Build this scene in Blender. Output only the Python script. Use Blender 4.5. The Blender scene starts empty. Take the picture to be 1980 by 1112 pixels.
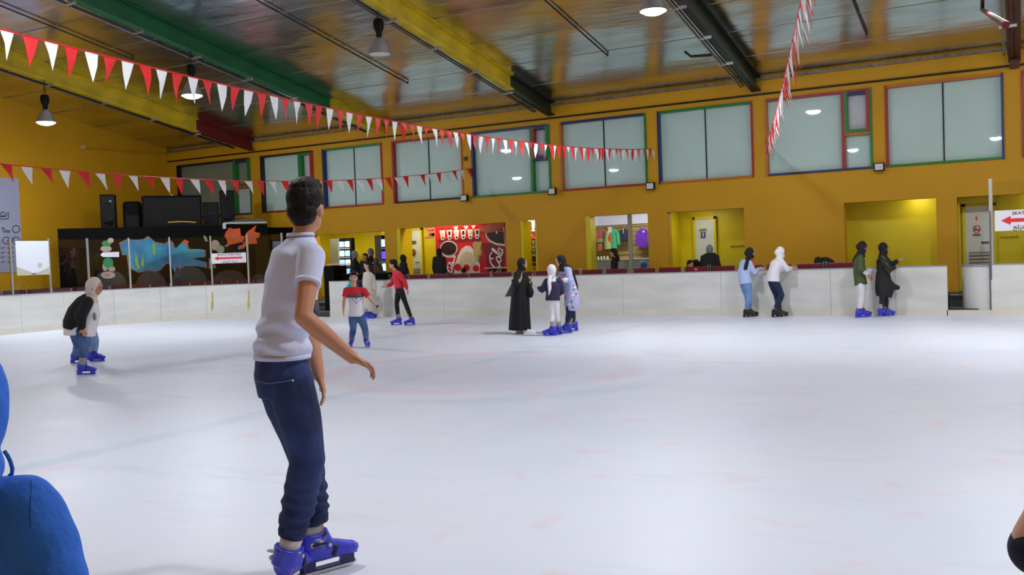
import bpy, bmesh, math, random
import numpy as np
from mathutils import Vector, Matrix, noise
random.seed(7)
SC = bpy.context.scene
COL = SC.collection
V = Vector

# ------------------------------------------------------------------ camera
# World: X along the far wall (to the right), Y towards the far wall, Z up, metres. Photo frame 1980 x 1112.
F_PX, CAM_H = 1800.0, 1.45
_psi, _pit, _rol = math.radians(28.5), math.atan(58/1800.0), math.atan(.037)
FW = V((-math.sin(_psi)*math.cos(_pit), math.cos(_psi)*math.cos(_pit), -math.sin(_pit)))
_r0 = V((math.cos(_psi), math.sin(_psi), 0)); _u0 = _r0.cross(FW)
RT = _r0*math.cos(_rol)-_u0*math.sin(_rol); UP = _u0*math.cos(_rol)+_r0*math.sin(_rol)
CAM = V((0, 0, CAM_H))
cd = bpy.data.cameras.new('camera'); cam = bpy.data.objects.new('camera', cd); COL.objects.link(cam)
cd.sensor_width = 36; cd.lens = F_PX/1980*36; cd.clip_end = 200; cd.clip_start = .05
m3 = Matrix((RT, UP, -FW)).transposed()
cam.matrix_world = Matrix.Translation(CAM) @ m3.to_4x4()
SC.camera = cam
# ------------------------------------------------------------------ world, exposure, light levels
SC.view_settings.view_transform = 'Standard'; SC.view_settings.look = 'None'
SC.view_settings.exposure = 0.09; SC.view_settings.gamma = 1.0; SC.view_settings.use_curve_mapping = False
LAMP_STRENGTH = 425.0        # lamps of the row nearer the far wall
LAMP_STRENGTH_DIMMED = 270.0    # row behind the view, dimmed to even out light on the ice
LAMP_COLOR = (.895, .945, 1.0)
ROOM_STRENGTH = 24.0
wd = bpy.data.worlds.new('world'); SC.world = wd; wd.use_nodes = True
wd.node_tree.nodes['Background'].inputs[0].default_value = (.8, .86, 1, 1)
wd.node_tree.nodes['Background'].inputs[1].default_value = .25

def ray(x, y): return FW+RT*((x-990)/F_PX)-UP*((y-556)/F_PX)
def gz(x, y, z=0.0):
    d = ray(x, y); return CAM+d*((z-CAM_H)/d.z)
def wy(x, y, Y):
    d = ray(x, y); return CAM+d*(Y/d.y)
def wx(x, y, X):
    d = ray(x, y); return CAM+d*(X/d.x)
def dp(x, y, D): return CAM+ray(x, y)*D
def depth(p): return (p-CAM).dot(FW)

# ------------------------------------------------------------------ materials
def lin(c): return tuple(((v/255/12.92) if v/255 <= .04045 else ((v/255+.055)/1.055)**2.4) for v in c)
MATS = {}
def mat(name, rgb, rough=.6, metal=0, var=0, vscale=6, bump=0, bscale=40, spec=.5, emit=0, coat=0, rgb2=None, stretch=None):
    if name in MATS: return MATS[name]
    m = bpy.data.materials.new(name); m.use_nodes = True; nt = m.node_tree; b = nt.nodes['Principled BSDF']
    c = lin(rgb)+(1,)
    b.inputs['Base Color'].default_value = c; b.inputs['Roughness'].default_value = rough
    b.inputs['Metallic'].default_value = metal; b.inputs['Specular IOR Level'].default_value = spec
    if coat: b.inputs['Coat Weight'].default_value = coat; b.inputs['Coat Roughness'].default_value = .02
    if emit:
        b.inputs['Emission Color'].default_value = c; b.inputs['Emission Strength'].default_value = emit
    if var or bump or rgb2:
        tc = nt.nodes.new('ShaderNodeTexCoord'); src = tc.outputs['Object']
        if stretch:
            mp = nt.nodes.new('ShaderNodeMapping'); mp.inputs['Scale'].default_value = stretch
            nt.links.new(src, mp.inputs['Vector']); src = mp.outputs['Vector']
    if var or rgb2:
        n = nt.nodes.new('ShaderNodeTexNoise'); n.inputs['Scale'].default_value = vscale; n.inputs['Detail'].default_value = 4
        nt.links.new(src, n.inputs['Vector'])
        r = nt.nodes.new('ShaderNodeValToRGB'); r.color_ramp.elements[0].position = .35; r.color_ramp.elements[1].position = .68
        c2 = lin(rgb2)+(1,) if rgb2 else tuple(v*(1-var) for v in c[:3])+(1,)
        r.color_ramp.elements[0].color = c2; r.color_ramp.elements[1].color = c
        nt.links.new(n.outputs['Fac'], r.inputs['Fac']); nt.links.new(r.outputs['Color'], b.inputs['Base Color'])
    if bump:
        n2 = nt.nodes.new('ShaderNodeTexNoise'); n2.inputs['Scale'].default_value = bscale; n2.inputs['Detail'].default_value = 3
        nt.links.new(src, n2.inputs['Vector'])
        bp = nt.nodes.new('ShaderNodeBump'); bp.inputs['Strength'].default_value = bump; bp.inputs['Distance'].default_value = .02
        nt.links.new(n2.outputs['Fac'], bp.inputs['Height']); nt.links.new(bp.outputs['Normal'], b.inputs['Normal'])
    MATS[name] = m; return m

def mat_glass():
    m = bpy.data.materials.new('clear_glass'); m.use_nodes = True; nt = m.node_tree; nt.nodes.clear()
    o = nt.nodes.new('ShaderNodeOutputMaterial'); mx = nt.nodes.new('ShaderNodeMixShader'); f = nt.nodes.new('ShaderNodeFresnel')
    t = nt.nodes.new('ShaderNodeBsdfTransparent'); t.inputs[0].default_value = (.95, .965, .96, 1)
    g = nt.nodes.new('ShaderNodeBsdfGlossy'); g.inputs['Roughness'].default_value = .02; f.inputs[0].default_value = 1.45
    nt.links.new(f.outputs[0], mx.inputs[0]); nt.links.new(t.outputs[0], mx.inputs[1]); nt.links.new(g.outputs[0], mx.inputs[2])
    nt.links.new(mx.outputs[0], o.inputs[0]); MATS['glass'] = m; return m
GLASS = mat_glass()

def mat_ice():
    m = bpy.data.materials.new('ice'); m.use_nodes = True; nt = m.node_tree; N = nt.nodes.new; L = nt.links.new
    b = nt.nodes['Principled BSDF']; b.inputs['Roughness'].default_value = .38; b.inputs['Specular IOR Level'].default_value = .28
    geo = N('ShaderNodeNewGeometry'); sep = N('ShaderNodeSeparateXYZ'); L(geo.outputs['Position'], sep.inputs[0])
    def math_(op, a, bb=None, clamp=False):
        n = N('ShaderNodeMath'); n.operation = op; n.use_clamp = clamp
        for i, v in enumerate((a, bb)):
            if v is None: continue
            if isinstance(v, (int, float)): n.inputs[i].default_value = v
            else: L(v, n.inputs[i])
        return n.outputs[0]
    def nz(scale, detail=3, vec=None, rough=.55):
        n = N('ShaderNodeTexNoise'); n.inputs['Scale'].default_value = scale; n.inputs['Detail'].default_value = detail
        n.inputs['Roughness'].default_value = rough
        L(vec if vec is not None else geo.outputs['Position'], n.inputs['Vector']); return n.outputs['Fac']
    def mix(f, a, bcol):
        n = N('ShaderNodeMix'); n.data_type = 'RGBA'
        if isinstance(f, (int, float)): n.inputs[0].default_value = f
        else: L(f, n.inputs[0])
        if isinstance(a, tuple): n.inputs[6].default_value = a
        else: L(a, n.inputs[6])
        n.inputs[7].default_value = bcol
        return n.outputs[2]
    def ramp(f, lo, hi):
        n = N('ShaderNodeMapRange'); n.inputs[1].default_value = lo; n.inputs[2].default_value = hi; n.interpolation_type = 'SMOOTHSTEP'; L(f, n.inputs[0]); return n.outputs[0]
    x, y = sep.outputs[0], sep.outputs[1]
    warp = math_('MULTIPLY', math_('SUBTRACT', nz(.9), .5), .5)
    dx = math_('ADD', x, 6.2); dy = math_('SUBTRACT', y, 10.55)
    rr = math_('ADD', math_('SQRT', math_('ADD', math_('MULTIPLY', dx, dx), math_('MULTIPLY', dy, dy))), warp)
    col = mix(ramp(nz(.35, 4), .35, .7), lin((230, 233, 243))+(1,), lin((222, 227, 241))+(1,))
    fade = ramp(nz(.8, 3), .38, .62)
    ring = math_('MULTIPLY', math_('SUBTRACT', 1.0, ramp(math_('ABSOLUTE', math_('SUBTRACT', rr, 1.95)), .06, .34)), math_('ADD', math_('MULTIPLY', fade, .5), .25))
    col = mix(math_('MULTIPLY', ring, .5), col, lin((226, 178, 190))+(1,))
    inner = math_('SUBTRACT', 1.0, ramp(rr, 1.2, 2.1))
    col = mix(math_('MULTIPLY', inner, .55), col, lin((205, 205, 222))+(1,))
    ring2 = math_('SUBTRACT', 1.0, ramp(math_('ABSOLUTE', math_('SUBTRACT', rr, 2.75)), .05, .3))
    col = mix(math_('MULTIPLY', math_('MULTIPLY', ring2, fade), .35), col, lin((192, 210, 226))+(1,))
    xl = math_('ADD', math_('ADD', x, 6.6), math_('MULTIPLY', math_('SUBTRACT', nz(.25), .5), .8))
    line = math_('MULTIPLY', math_('SUBTRACT', 1.0, ramp(math_('ABSOLUTE', xl), .05, .2)), math_('ADD', math_('MULTIPLY', ramp(nz(.7, 3), .4, .6), .6), .3))
    col = mix(math_('MULTIPLY', line, .32), col, lin((160, 196, 216))+(1,))
    bl = ramp(nz(2.3, 2), .6, .74)
    col = mix(math_('MULTIPLY', bl, .26), col, lin((244, 190, 198))+(1,))
    mp = N('ShaderNodeMapping'); mp.inputs['Scale'].default_value = (.5, 2.2, 1); mp.inputs['Rotation'].default_value = (0, 0, .5)
    L(geo.outputs['Position'], mp.inputs['Vector'])
    sm = ramp(nz(.9, 5, mp.outputs['Vector'], .65), .55, .75)
    col = mix(math_('MULTIPLY', sm, .35), col, lin((196, 200, 212))+(1,))
    L(col, b.inputs['Base Color'])
    L(math_('ADD', math_('MULTIPLY', nz(1.3, 4), .25), .3), b.inputs['Roughness'])
    bp = N('ShaderNodeBump'); bp.inputs['Strength'].default_value = .12; bp.inputs['Distance'].default_value = .01
    L(nz(14, 4), bp.inputs['Height']); L(bp.outputs[0], b.inputs['Normal'])
    return m

def mat_foil():
    m = bpy.data.materials.new('foil_insulation'); m.use_nodes = True; nt = m.node_tree; N = nt.nodes.new; L = nt.links.new
    b = nt.nodes['Principled BSDF']; b.inputs['Metallic'].default_value = 1; b.inputs['Roughness'].default_value = .21
    geo = N('ShaderNodeNewGeometry')
    mp = N('ShaderNodeMapping'); mp.inputs['Scale'].default_value = (.55, 1.6, 1); L(geo.outputs['Position'], mp.inputs['Vector'])
    n1 = N('ShaderNodeTexNoise'); n1.inputs['Scale'].default_value = 1.0; n1.inputs['Detail'].default_value = 3; L(mp.outputs[0], n1.inputs['Vector'])
    mp2 = N('ShaderNodeMapping'); mp2.inputs['Scale'].default_value = (1.0, 5, 1); L(geo.outputs['Position'], mp2.inputs['Vector'])
    n2 = N('ShaderNodeTexNoise'); n2.inputs['Scale'].default_value = 1.7; n2.inputs['Detail'].default_value = 4; L(mp2.outputs[0], n2.inputs['Vector'])
    ad = N('ShaderNodeMath'); ad.operation = 'MULTIPLY_ADD'; ad.inputs[1].default_value = .13; L(n2.outputs['Fac'], ad.inputs[0]); L(n1.outputs['Fac'], ad.inputs[2])
    bp = N('ShaderNodeBump'); bp.inputs['Strength'].default_value = .24; bp.inputs['Distance'].default_value = .12
    L(ad.outputs[0], bp.inputs['Height']); L(bp.outputs[0], b.inputs['Normal'])
    r = N('ShaderNodeValToRGB'); r.color_ramp.elements[0].color = (.58, .58, .58, 1); r.color_ramp.elements[1].color = (.9, .9, .92, 1)
    r.color_ramp.elements[0].position = .3; r.color_ramp.elements[1].position = .7
    L(n1.outputs['Fac'], r.inputs['Fac']); L(r.outputs['Color'], b.inputs['Base Color'])
    return m

# ------------------------------------------------------------------ mesh building
ORG = {}
class MB:
    """collects shapes in world (or local) coordinates, then links them as ONE mesh object"""
    def __init__(s): s.v = []; s.f = []
    def add(s, vs, fs):
        o = len(s.v); s.v += [V(p) for p in vs]; s.f += [tuple(i+o for i in f) for f in fs]; return s
    def box(s, c, size, rz=0, bev=0, M=None):
        hx, hy, hz = size[0]/2, size[1]/2, size[2]/2
        if bev:
            bm = bmesh.new(); bmesh.ops.create_cube(bm, size=1)
            bmesh.ops.scale(bm, vec=size, verts=bm.verts)
            bmesh.ops.bevel(bm, geom=bm.edges[:], offset=bev, segments=2, affect='EDGES', profile=.5)
            bm.verts.index_update(); vs = [v.co.copy() for v in bm.verts]; fs = [[v.index for v in f.verts] for f in bm.faces]; bm.free()
        else:
            vs = [V((x, y, z)) for x in (-hx, hx) for y in (-hy, hy) for z in (-hz, hz)]
            fs = [(0, 1, 3, 2), (4, 6, 7, 5), (0, 4, 5, 1), (2, 3, 7, 6), (0, 2, 6, 4), (1, 5, 7, 3)]
        if M is not None: vs = [M @ v for v in vs]
        elif rz:
            R = Matrix.Rotation(rz, 3, 'Z'); vs = [R @ v for v in vs]
        return s.add([v+V(c) for v in vs], fs)
    def bx(s, x0, x1, y0, y1, z0, z1, bev=0): return s.box(((x0+x1)/2, (y0+y1)/2, (z0+z1)/2), (abs(x1-x0), abs(y1-y0), abs(z1-z0)), bev=bev)
    def ell(s, c, r, M=None, nu=14, nv=9):
        vs = []; fs = []; c = V(c)
        for j in range(1, nv):
            t = math.pi*j/nv
            for i in range(nu):
                a = 2*math.pi*i/nu; vs.append(V((math.sin(t)*math.cos(a)*r[0], math.sin(t)*math.sin(a)*r[1], math.cos(t)*r[2])))
        vs += [V((0, 0, r[2])), V((0, 0, -r[2]))]; n = len(vs)
        for j in range(nv-2):
            for i in range(nu): fs.append((j*nu+i, (j+1)*nu+i, (j+1)*nu+(i+1) % nu, j*nu+(i+1) % nu))
        for i in range(nu): fs.append((n-2, i, (i+1) % nu)); fs.append((n-1, (nv-2)*nu+(i+1) % nu, (nv-2)*nu+i))
        if M is not None: vs = [M @ v for v in vs]
        return s.add([v+c for v in vs], fs)
    def tube(s, pts, rad, side=None, n=10, cap=True):
        """rad: floats or (a, b) pairs, a along `side`, b across; side may be one vector or one per point"""
        pts = [V(p) for p in pts]; k = len(pts)
        if not isinstance(rad, (list, tuple)): rad = [rad]*k
        vs = []; fs = []; last = None
        for i, p in enumerate(pts):
            t = (pts[min(i+1, k-1)]-pts[max(i-1, 0)])
            t = t.normalized() if t.length > 1e-9 else V((0, 0, 1))
            sd = side[i] if isinstance(side, list) else side
            if sd is None: sd = last if last is not None else (V((0, 0, 1)) if abs(t.z) < .9 else V((1, 0, 0)))
            a = sd-t*sd.dot(t)
            if a.length < 1e-6: a = t.orthogonal()
            a.normalize(); b = t.cross(a); last = a
            r = rad[i]; ra, rb = (r if isinstance(r, (list, tuple)) else (r, r))
            for q in range(n):
                an = 2*math.pi*q/n; vs.append(p+a*(ra*math.cos(an))+b*(rb*math.sin(an)))
        for i in range(k-1):
            for q in range(n): fs.append((i*n+q, i*n+(q+1) % n, (i+1)*n+(q+1) % n, (i+1)*n+q))
        if cap: fs.append(tuple(range(n-1, -1, -1))); fs.append(tuple(range((k-1)*n, k*n)))
        return s.add(vs, fs)
    def balls(s, pts, rad):
        for p, r in zip(pts, rad): s.ell(p, (r, r, r), nu=10, nv=7)
        return s
    def limb(s, pts, rad, n=10, side=None):
        s.tube(pts, rad, side=side, n=n)
        return s.balls(pts, [min(r)if isinstance(r, (tuple, list)) else r for r in rad])
    def prism(s, poly, dvec):
        n = len(poly); d = V(dvec); vs = [V(p) for p in poly]+[V(p)+d for p in poly]
        fs = [tuple(range(n-1, -1, -1)), tuple(range(n, 2*n))]+[(i, (i+1) % n, n+(i+1) % n, n+i) for i in range(n)]
        return s.add(vs, fs)
    def lathe(s, c, prof, n=20, cap=False):
        vs = []; fs = []; c = V(c); k = len(prof)
        for r, z in prof:
            for q in range(n): a = 2*math.pi*q/n; vs.append(c+V((r*math.cos(a), r*math.sin(a), z)))
        for i in range(k-1):
            for q in range(n): fs.append((i*n+q, i*n+(q+1) % n, (i+1)*n+(q+1) % n, (i+1)*n+q))
        if cap: fs.append(tuple(range(n))[::-1]); fs.append(tuple(range((k-1)*n, k*n)))
        return s.add(vs, fs)
    def build(s, name, m, parent=None, smooth=False, vox=0, sm=4, disp=None, local=False, smf=.5):
        me = bpy.data.meshes.new(name)
        org = V((0, 0, 0))
        if parent is not None and not local: org = ORG.get(parent.name, V((0, 0, 0)))
        me.from_pydata([tuple(p-org) for p in s.v], [], s.f); me.update()
        bm = bmesh.new(); bm.from_mesh(me); bmesh.ops.recalc_face_normals(bm, faces=bm.faces); bm.to_mesh(me); bm.free()
        o = bpy.data.objects.new(name, me)
        if vox:
            t = o; COL.objects.link(t)
            md = t.modifiers.new('r', 'REMESH'); md.mode = 'VOXEL'; md.voxel_size = vox
            if sm: ms = t.modifiers.new('s', 'SMOOTH'); ms.factor = smf; ms.iterations = sm
            dg = bpy.context.evaluated_depsgraph_get(); me2 = bpy.data.meshes.new_from_object(t.evaluated_get(dg), depsgraph=dg)
            t.modifiers.clear(); t.data = me2; bpy.data.meshes.remove(me); me = me2; me.name = name
        else: COL.objects.link(o)
        if disp:
            nn = [v.normal.copy() for v in me.vertices]
            for v, nv in zip(me.vertices, nn): v.co += nv*disp(v.co+org)
            me.update()
        me.materials.clear(); me.materials.append(m)
        if smooth or vox: me.polygons.foreach_set('use_smooth', [True]*len(me.polygons)); me.update()
        if parent is not None: o.parent = parent
        ORG[o.name] = org if not local else V((0, 0, 0))
        return o
def tag(o, label, cat, group=None):
    o['label'] = label; o['category'] = cat
    if group: o['group'] = group
    return o
def thing(name, label, cat, loc=(0, 0, 0), group=None, rz=0):
    o = bpy.data.objects.new(name, None); COL.objects.link(o); o.location = loc; o.rotation_euler = (0, 0, rz); o.empty_display_size = .1
    ORG[o.name] = V(loc); return tag(o, label, cat, group)
def struct(o, parent=None):
    if o.parent is None: o['kind'] = 'structure'
    return o
def children(o): return [c for c in list(bpy.data.objects) if c.parent == o]
def copy_tree(o, parent=None):
    c = o.copy(); COL.objects.link(c)
    if parent is not None: c.parent = parent
    for ch in list(o.children): copy_tree(ch, c)
    return c
def part(name, m, parent, fn, **k):
    b = MB(); fn(b); return b.build(name, m, parent, **k)
def wall_holes(us, zs, holes, u0, u1, z0, z1, y0, y1):
    """one connected wall slab in X-Z with rectangular holes; thickness y0..y1"""
    us = sorted(set([u0, u1]+[h[0] for h in holes]+[h[1] for h in holes])); zs = sorted(set([z0, z1]+[h[2] for h in holes]+[h[3] for h in holes]))
    us = [u for u in us if u0 <= u <= u1]; zs = [z for z in zs if z0 <= z <= z1]
    solid = lambda i, j: 0 <= i < len(us)-1 and 0 <= j < len(zs)-1 and not any(h[0]-1e-6 <= us[i] and us[i+1] <= h[1]+1e-6 and h[2]-1e-6 <= zs[j] and zs[j+1] <= h[3]+1e-6 for h in holes)
    b = MB(); idx = {}
    def vi(i, j, k):
        if (i, j, k) not in idx: idx[(i, j, k)] = len(b.v); b.v.append(V((us[i], (y0, y1)[k], zs[j])))
        return idx[(i, j, k)]
    for i in range(len(us)-1):
        for j in range(len(zs)-1):
            if not solid(i, j): continue
            b.f.append((vi(i, j, 0), vi(i+1, j, 0), vi(i+1, j+1, 0), vi(i, j+1, 0)))
            b.f.append((vi(i, j, 1), vi(i, j+1, 1), vi(i+1, j+1, 1), vi(i+1, j, 1)))
            if not solid(i-1, j): b.f.append((vi(i, j, 0), vi(i, j+1, 0), vi(i, j+1, 1), vi(i, j, 1)))
            if not solid(i+1, j): b.f.append((vi(i+1, j, 0), vi(i+1, j, 1), vi(i+1, j+1, 1), vi(i+1, j+1, 0)))
            if not solid(i, j-1): b.f.append((vi(i, j, 0), vi(i, j, 1), vi(i+1, j, 1), vi(i+1, j, 0)))
            if not solid(i, j+1): b.f.append((vi(i, j+1, 0), vi(i+1, j+1, 0), vi(i+1, j+1, 1), vi(i, j+1, 1)))
    return b
def flat(name, px, Y, m, parent=None, th=.01, off=0.0):
    """a flat printed or cut-out shape on the plane at wall depth Y, outline measured on the photo"""
    pts = [wy(x, y, Y) for x, y in px]; pts = [V((p.x, Y-off, p.z)) for p in pts]
    return MB().prism(pts, (0, th, 0)).build(name, m, parent)

# palette
M_wall = mat('orange_wall_paint', (208, 154, 16), .55, var=.12, vscale=.5, spec=.35)
M_yel = mat('bright_yellow_paint', (226, 205, 14), .5, var=.06, vscale=.7)
M_white = mat('white_panel', (222, 222, 218), .35, var=.07, vscale=1.3)
M_board = mat('white_board', (228, 228, 224), .35, rgb2=(212, 212, 206), vscale=1.6, stretch=(.5, .5, 2.2))
M_kick = mat('cream_kick_plate', (226, 222, 208), .4, var=.1, vscale=2)
M_black = mat('black_paint', (6, 6, 7), .6, spec=.1)
M_blackg = mat('black_plastic', (9, 9, 11), .45, spec=.2)
M_grey = mat('grey_metal', (120, 124, 128), .35, .8)
M_alu = mat('aluminium', (196, 198, 200), .35, .7)
M_chrome = mat('chrome', (210, 212, 215), .15, 1)
M_dark = mat('dark_steel', (34, 36, 36), .45, .4)
M_maroon = mat('maroon_plastic', (112, 24, 44), .35)
M_red = mat('red_vinyl', (208, 22, 28), .35)
M_doorw = mat('white_door', (214, 222, 220), .4)
M_fl = mat('grey_rubber_floor', (62, 66, 68), .8, var=.2, vscale=4)
# ------------------------------------------------------------------ structure: floor, walls, roof
WALL_Y, FLOOR_Z, EAVE, SLOPE = 22.0, .36, 5.45, .172
RIDGE_Y = 9.75
def roof_z(y): return EAVE+SLOPE*(WALL_Y-y) if y >= RIDGE_Y else EAVE+SLOPE*(WALL_Y-RIDGE_Y)-SLOPE*(RIDGE_Y-y)
MB().add([(-22.2, -2.5, 0), (12, -2.5, 0), (12, 20.3, 0), (-22.2, 20.3, 0), (-22.2, -2.5, -.1), (12, -2.5, -.1), (12, 20.3, -.1), (-22.2, 20.3, -.1)],
         [(0, 1, 2, 3), (4, 7, 6, 5), (0, 4, 5, 1), (1, 5, 6, 2), (2, 6, 7, 3), (3, 7, 4, 0)]).build('floor', mat_ice())['kind'] = 'structure'
struct(MB().bx(-24.8, 12, 20.95, 27, FLOOR_Z-.3, FLOOR_Z).build('floor_walkway', M_fl))
struct(MB().bx(-24.8, -22.25, -2.5, 20.95, FLOOR_Z-.3, FLOOR_Z).build('floor_walkway', M_fl))
for x0, x1 in ((-22.25, -18.2), (-16.5, -1.22), (-.3, 12)): struct(MB().bx(x0, x1, 20.25, 20.95, FLOOR_Z-.3, FLOOR_Z).build('floor_walkway', M_fl))

# openings in the far wall: X0, X1, Z0, Z1
OPEN = dict(A=(-18.75, -16.08, FLOOR_Z, 2.36), B=(-15.68, -12.08, FLOOR_Z, 2.4), C=(-11.64, -11.14, FLOOR_Z, 2.42), D=(-9.72, -8.04, FLOOR_Z, 2.43),
            E=(-7.53, -5.64, FLOOR_Z, 2.42), F=(-3.39, -1.5, FLOOR_Z, 2.4), G=(-1.1, 1.2, FLOOR_Z, 2.38))
BAYS = [(-24.4, -21.15), (-20.72, -18.6), (-18.25, -16.05), (-15.7, -13.34), (-13.05, -10.66), (-10.37, -8.0), (-7.71, -5.37), (-5.09, -2.75), (-2.48, -.18), (.14, 2.5)]
WZ0, WZ1 = 3.12, 4.9
holes = list(OPEN.values())+[(a, b, WZ0, WZ1) for a, b in BAYS]
struct(wall_holes(None, None, holes, -25, 12, -.1, EAVE+.1, WALL_Y, WALL_Y+.3).build('wall_far', M_wall))
b = MB()
for (ya, yb) in ((-2.5, RIDGE_Y), (RIDGE_Y, WALL_Y+.3)):
    b.prism([(-25, ya, -.1), (-25, yb, -.1), (-25, yb, roof_z(yb)+.05), (-25, ya, roof_z(ya)+.05)], (.21, 0, 0))
struct(b.build('wall_left', M_wall))
struct(MB().bx(12, 12.2, -2.5, 22.3, -.1, 8).build('wall_right', M_wall))
struct(MB().bx(-25, 12.2, -2.7, -2.5, -.1, 5.6).build('wall_back', M_wall))
M_foil = mat_foil()
b = MB(); e = .12
b.prism([(-25, WALL_Y+.4, roof_z(WALL_Y+.4)), (-25, RIDGE_Y, roof_z(RIDGE_Y)), (-25, RIDGE_Y, roof_z(RIDGE_Y)+e), (-25, WALL_Y+.4, roof_z(WALL_Y+.4)+e)], (37.2, 0, 0))
b.prism([(-25, RIDGE_Y, roof_z(RIDGE_Y)), (-25, -2.7, roof_z(-2.7)), (-25, -2.7, roof_z(-2.7)+e), (-25, RIDGE_Y, roof_z(RIDGE_Y)+e)], (37.2, 0, 0))
ceil = struct(b.build('ceiling', M_foil))
M_seam = mat('foil_seam_tape', (196, 195, 190), .3, 1)
for k in range(7):                      # taped seams between the foil sheets, along the roof
    y = 20.7-k*1.45
    c = MB().box((-6.4, y, roof_z(y)-.001), (37, .045, .006)).build('seam_tape', M_seam, ceil)
struct(MB().tube([(-25, WALL_Y-.03, 5.06), (12, WALL_Y-.03, 5.0)], .022, n=6).build('trim_1', M_dark))       # conduit under the eaves
struct(MB().bx(-24.79, 12, WALL_Y-.07, WALL_Y, EAVE-.1, EAVE-.04).build('trim_2', mat('torn_foil_edge', (140, 132, 112), .5, .3, var=.5, vscale=9)))

# windows: frosted panes in painted frames
M_pane = mat('frosted_pane', (188, 218, 211), .45, coat=1, var=.05, vscale=.9)
M_paned = mat('frosted_pane_dim', (130, 144, 128), .45, coat=1, var=.1, vscale=1.1)
M_panew = mat('white_blind_panel', (196, 200, 206), .5)
FC = dict(b=mat('frame_blue', (22, 32, 92), .4), g=mat('frame_green', (20, 120, 44), .4), r=mat('frame_red', (158, 30, 20), .4), o=mat('frame_orange', (184, 106, 16), .45), k=M_dark)
def window(i, a, bb, cols, vent=None):
    z0, z1, y = WZ0, WZ1, WALL_Y+.13
    w = MB().bx(a, bb, y+.03, y+.1, z0, z1).build('window_%d' % i, M_dark); struct(w)
    L, R_, T, B = (FC[c] for c in cols)
    fw = .05
    for n, x0, x1, q0, q1, m in (('frame_side', a, a+fw, z0, z1, L), ('frame_side', bb-fw, bb, z0, z1, R_), ('frame_head', a+fw, bb-fw, z1-fw, z1, T), ('frame_sill', a+fw, bb-fw, z0, z0+fw, B)):
        MB().bx(x0, x1, WALL_Y-.03, y+.03, q0, q1).build(n, m, w)
    x0, x1, q0, q1 = a+fw, bb-fw, z0+fw, z1-fw
    pm = M_paned if i == 1 else M_pane
    if not vent:
        c = (x0+x1)/2
        MB().bx(x0, c-.012, y, y+.03, q0, q1).build('pane', pm, w); MB().bx(c+.012, x1, y, y+.03, q0, q1).build('pane', pm, w)
        MB().bx(c-.014, c+.014, y-.02, y+.03, q0, q1).build('mullion', M_dark, w)
    else:
        xm, zm, mull, vl, vr, vt, vb, white = vent
        MB().bx(x0, xm-.04, y, y+.03, q0, q1).build('pane', pm, w)
        MB().bx(xm-.04, xm+.03, WALL_Y-.03, y+.03, q0, q1).build('mullion', FC[mull], w)
        MB().bx(xm+.03, x1, y, y+.03, q0, zm).build('pane', M_panew if white == 2 else pm, w)
        MB().bx(xm+.03, x1, WALL_Y-.02, y+.03, zm-.03, zm+.03).build('transom', FC['o' if vb != 'b' else 'b'], w)
        v = MB().bx(xm+.1, x1-.07, y-.02, y+.01, zm+.1, q1-.07).build('vent_pane', M_panew if white == 1 else pm, w)
        for n, p0, p1, r0, r1, m in (('vent_frame', xm+.03, xm+.1, zm+.03, q1, vl), ('vent_frame', x1-.07, x1, zm+.03, q1, vr), ('vent_frame', xm+.1, x1-.07, q1-.07, q1, vt), ('vent_frame', xm+.1, x1-.07, zm+.03, zm+.1, vb)):
            MB().bx(p0, p1, WALL_Y-.045, y+.02, r0, r1).build(n, FC[m], w)
    return w
cols = ['kgkb', 'krkr', 'brgr', 'rork', 'bgbg', 'ogbr', 'brgo', 'ogrb', 'rbog', 'rgbr']
vents = {1: (-21.85, 4.0, 'g', 'g', 'g', 'b', 'g', 2), 2: (-19.15, 4.0, 'g', 'g', 'r', 'g', 'g', 1), 5: (-11.2, 4.0, 'g', 'r', 'g', 'b', 'b', 1), 8: (-3.36, 3.92, 'r', 'g', 'r', 'b', 'g', 1)}
for i, (a, bb) in enumerate(BAYS): window(i+1, a, bb, cols[i], vents.get(i+1))

# rooms behind the openings
def room(x0, x1, yb, z1, m, walls='LRBC'):
    for ch, args in (('L', (x0-.04, x0, WALL_Y+.3, yb, FLOOR_Z, z1)), ('R', (x1, x1+.04, WALL_Y+.3, yb, FLOOR_Z, z1)), ('B', (x0-.04, x1+.04, yb, yb+.1, FLOOR_Z, z1)), ('C', (x0-.04, x1+.04, WALL_Y+.3, yb+.1, z1, z1+.1))):
        if ch in walls: struct(MB().bx(*args).build('ceiling_room' if ch == 'C' else 'wall_room', M_white if ch == 'C' else m))
M_beige = mat('beige_slatwall', (196, 176, 120), .6, var=.06, vscale=2)
room(-20.4, -15.84, 25.0, 2.75, M_yel, 'LBC'); room(-17.75, -12.22, 24.3, 2.75, M_yel, 'RBC'); room(-12.12, -11.13, 23.3, 2.6, M_yel)
struct(MB().prism([(-15.9, 22.3, FLOOR_Z), (-15.9, 22.62, FLOOR_Z), (-17.75, 24.3, FLOOR_Z), (-17.75, 25.0, FLOOR_Z), (-17.9, 25.0, FLOOR_Z), (-17.9, 24.32, FLOOR_Z), (-15.98, 22.58, FLOOR_Z), (-15.98, 22.3, FLOOR_Z)], (0, 0, 2.4)).build('wall_room', M_yel))
room(-11.0, -7.92, 24.8, 2.75, M_beige); room(-7.76, -5.1, 23.7, 2.6, M_yel); room(-3.5, -1.38, 22.95, 2.6, M_yel); room(-1.16, 2.0, 22.85, 2.6, M_yel)
M_room = mat('room_light', (255, 250, 235), .4, emit=ROOM_STRENGTH)
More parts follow.
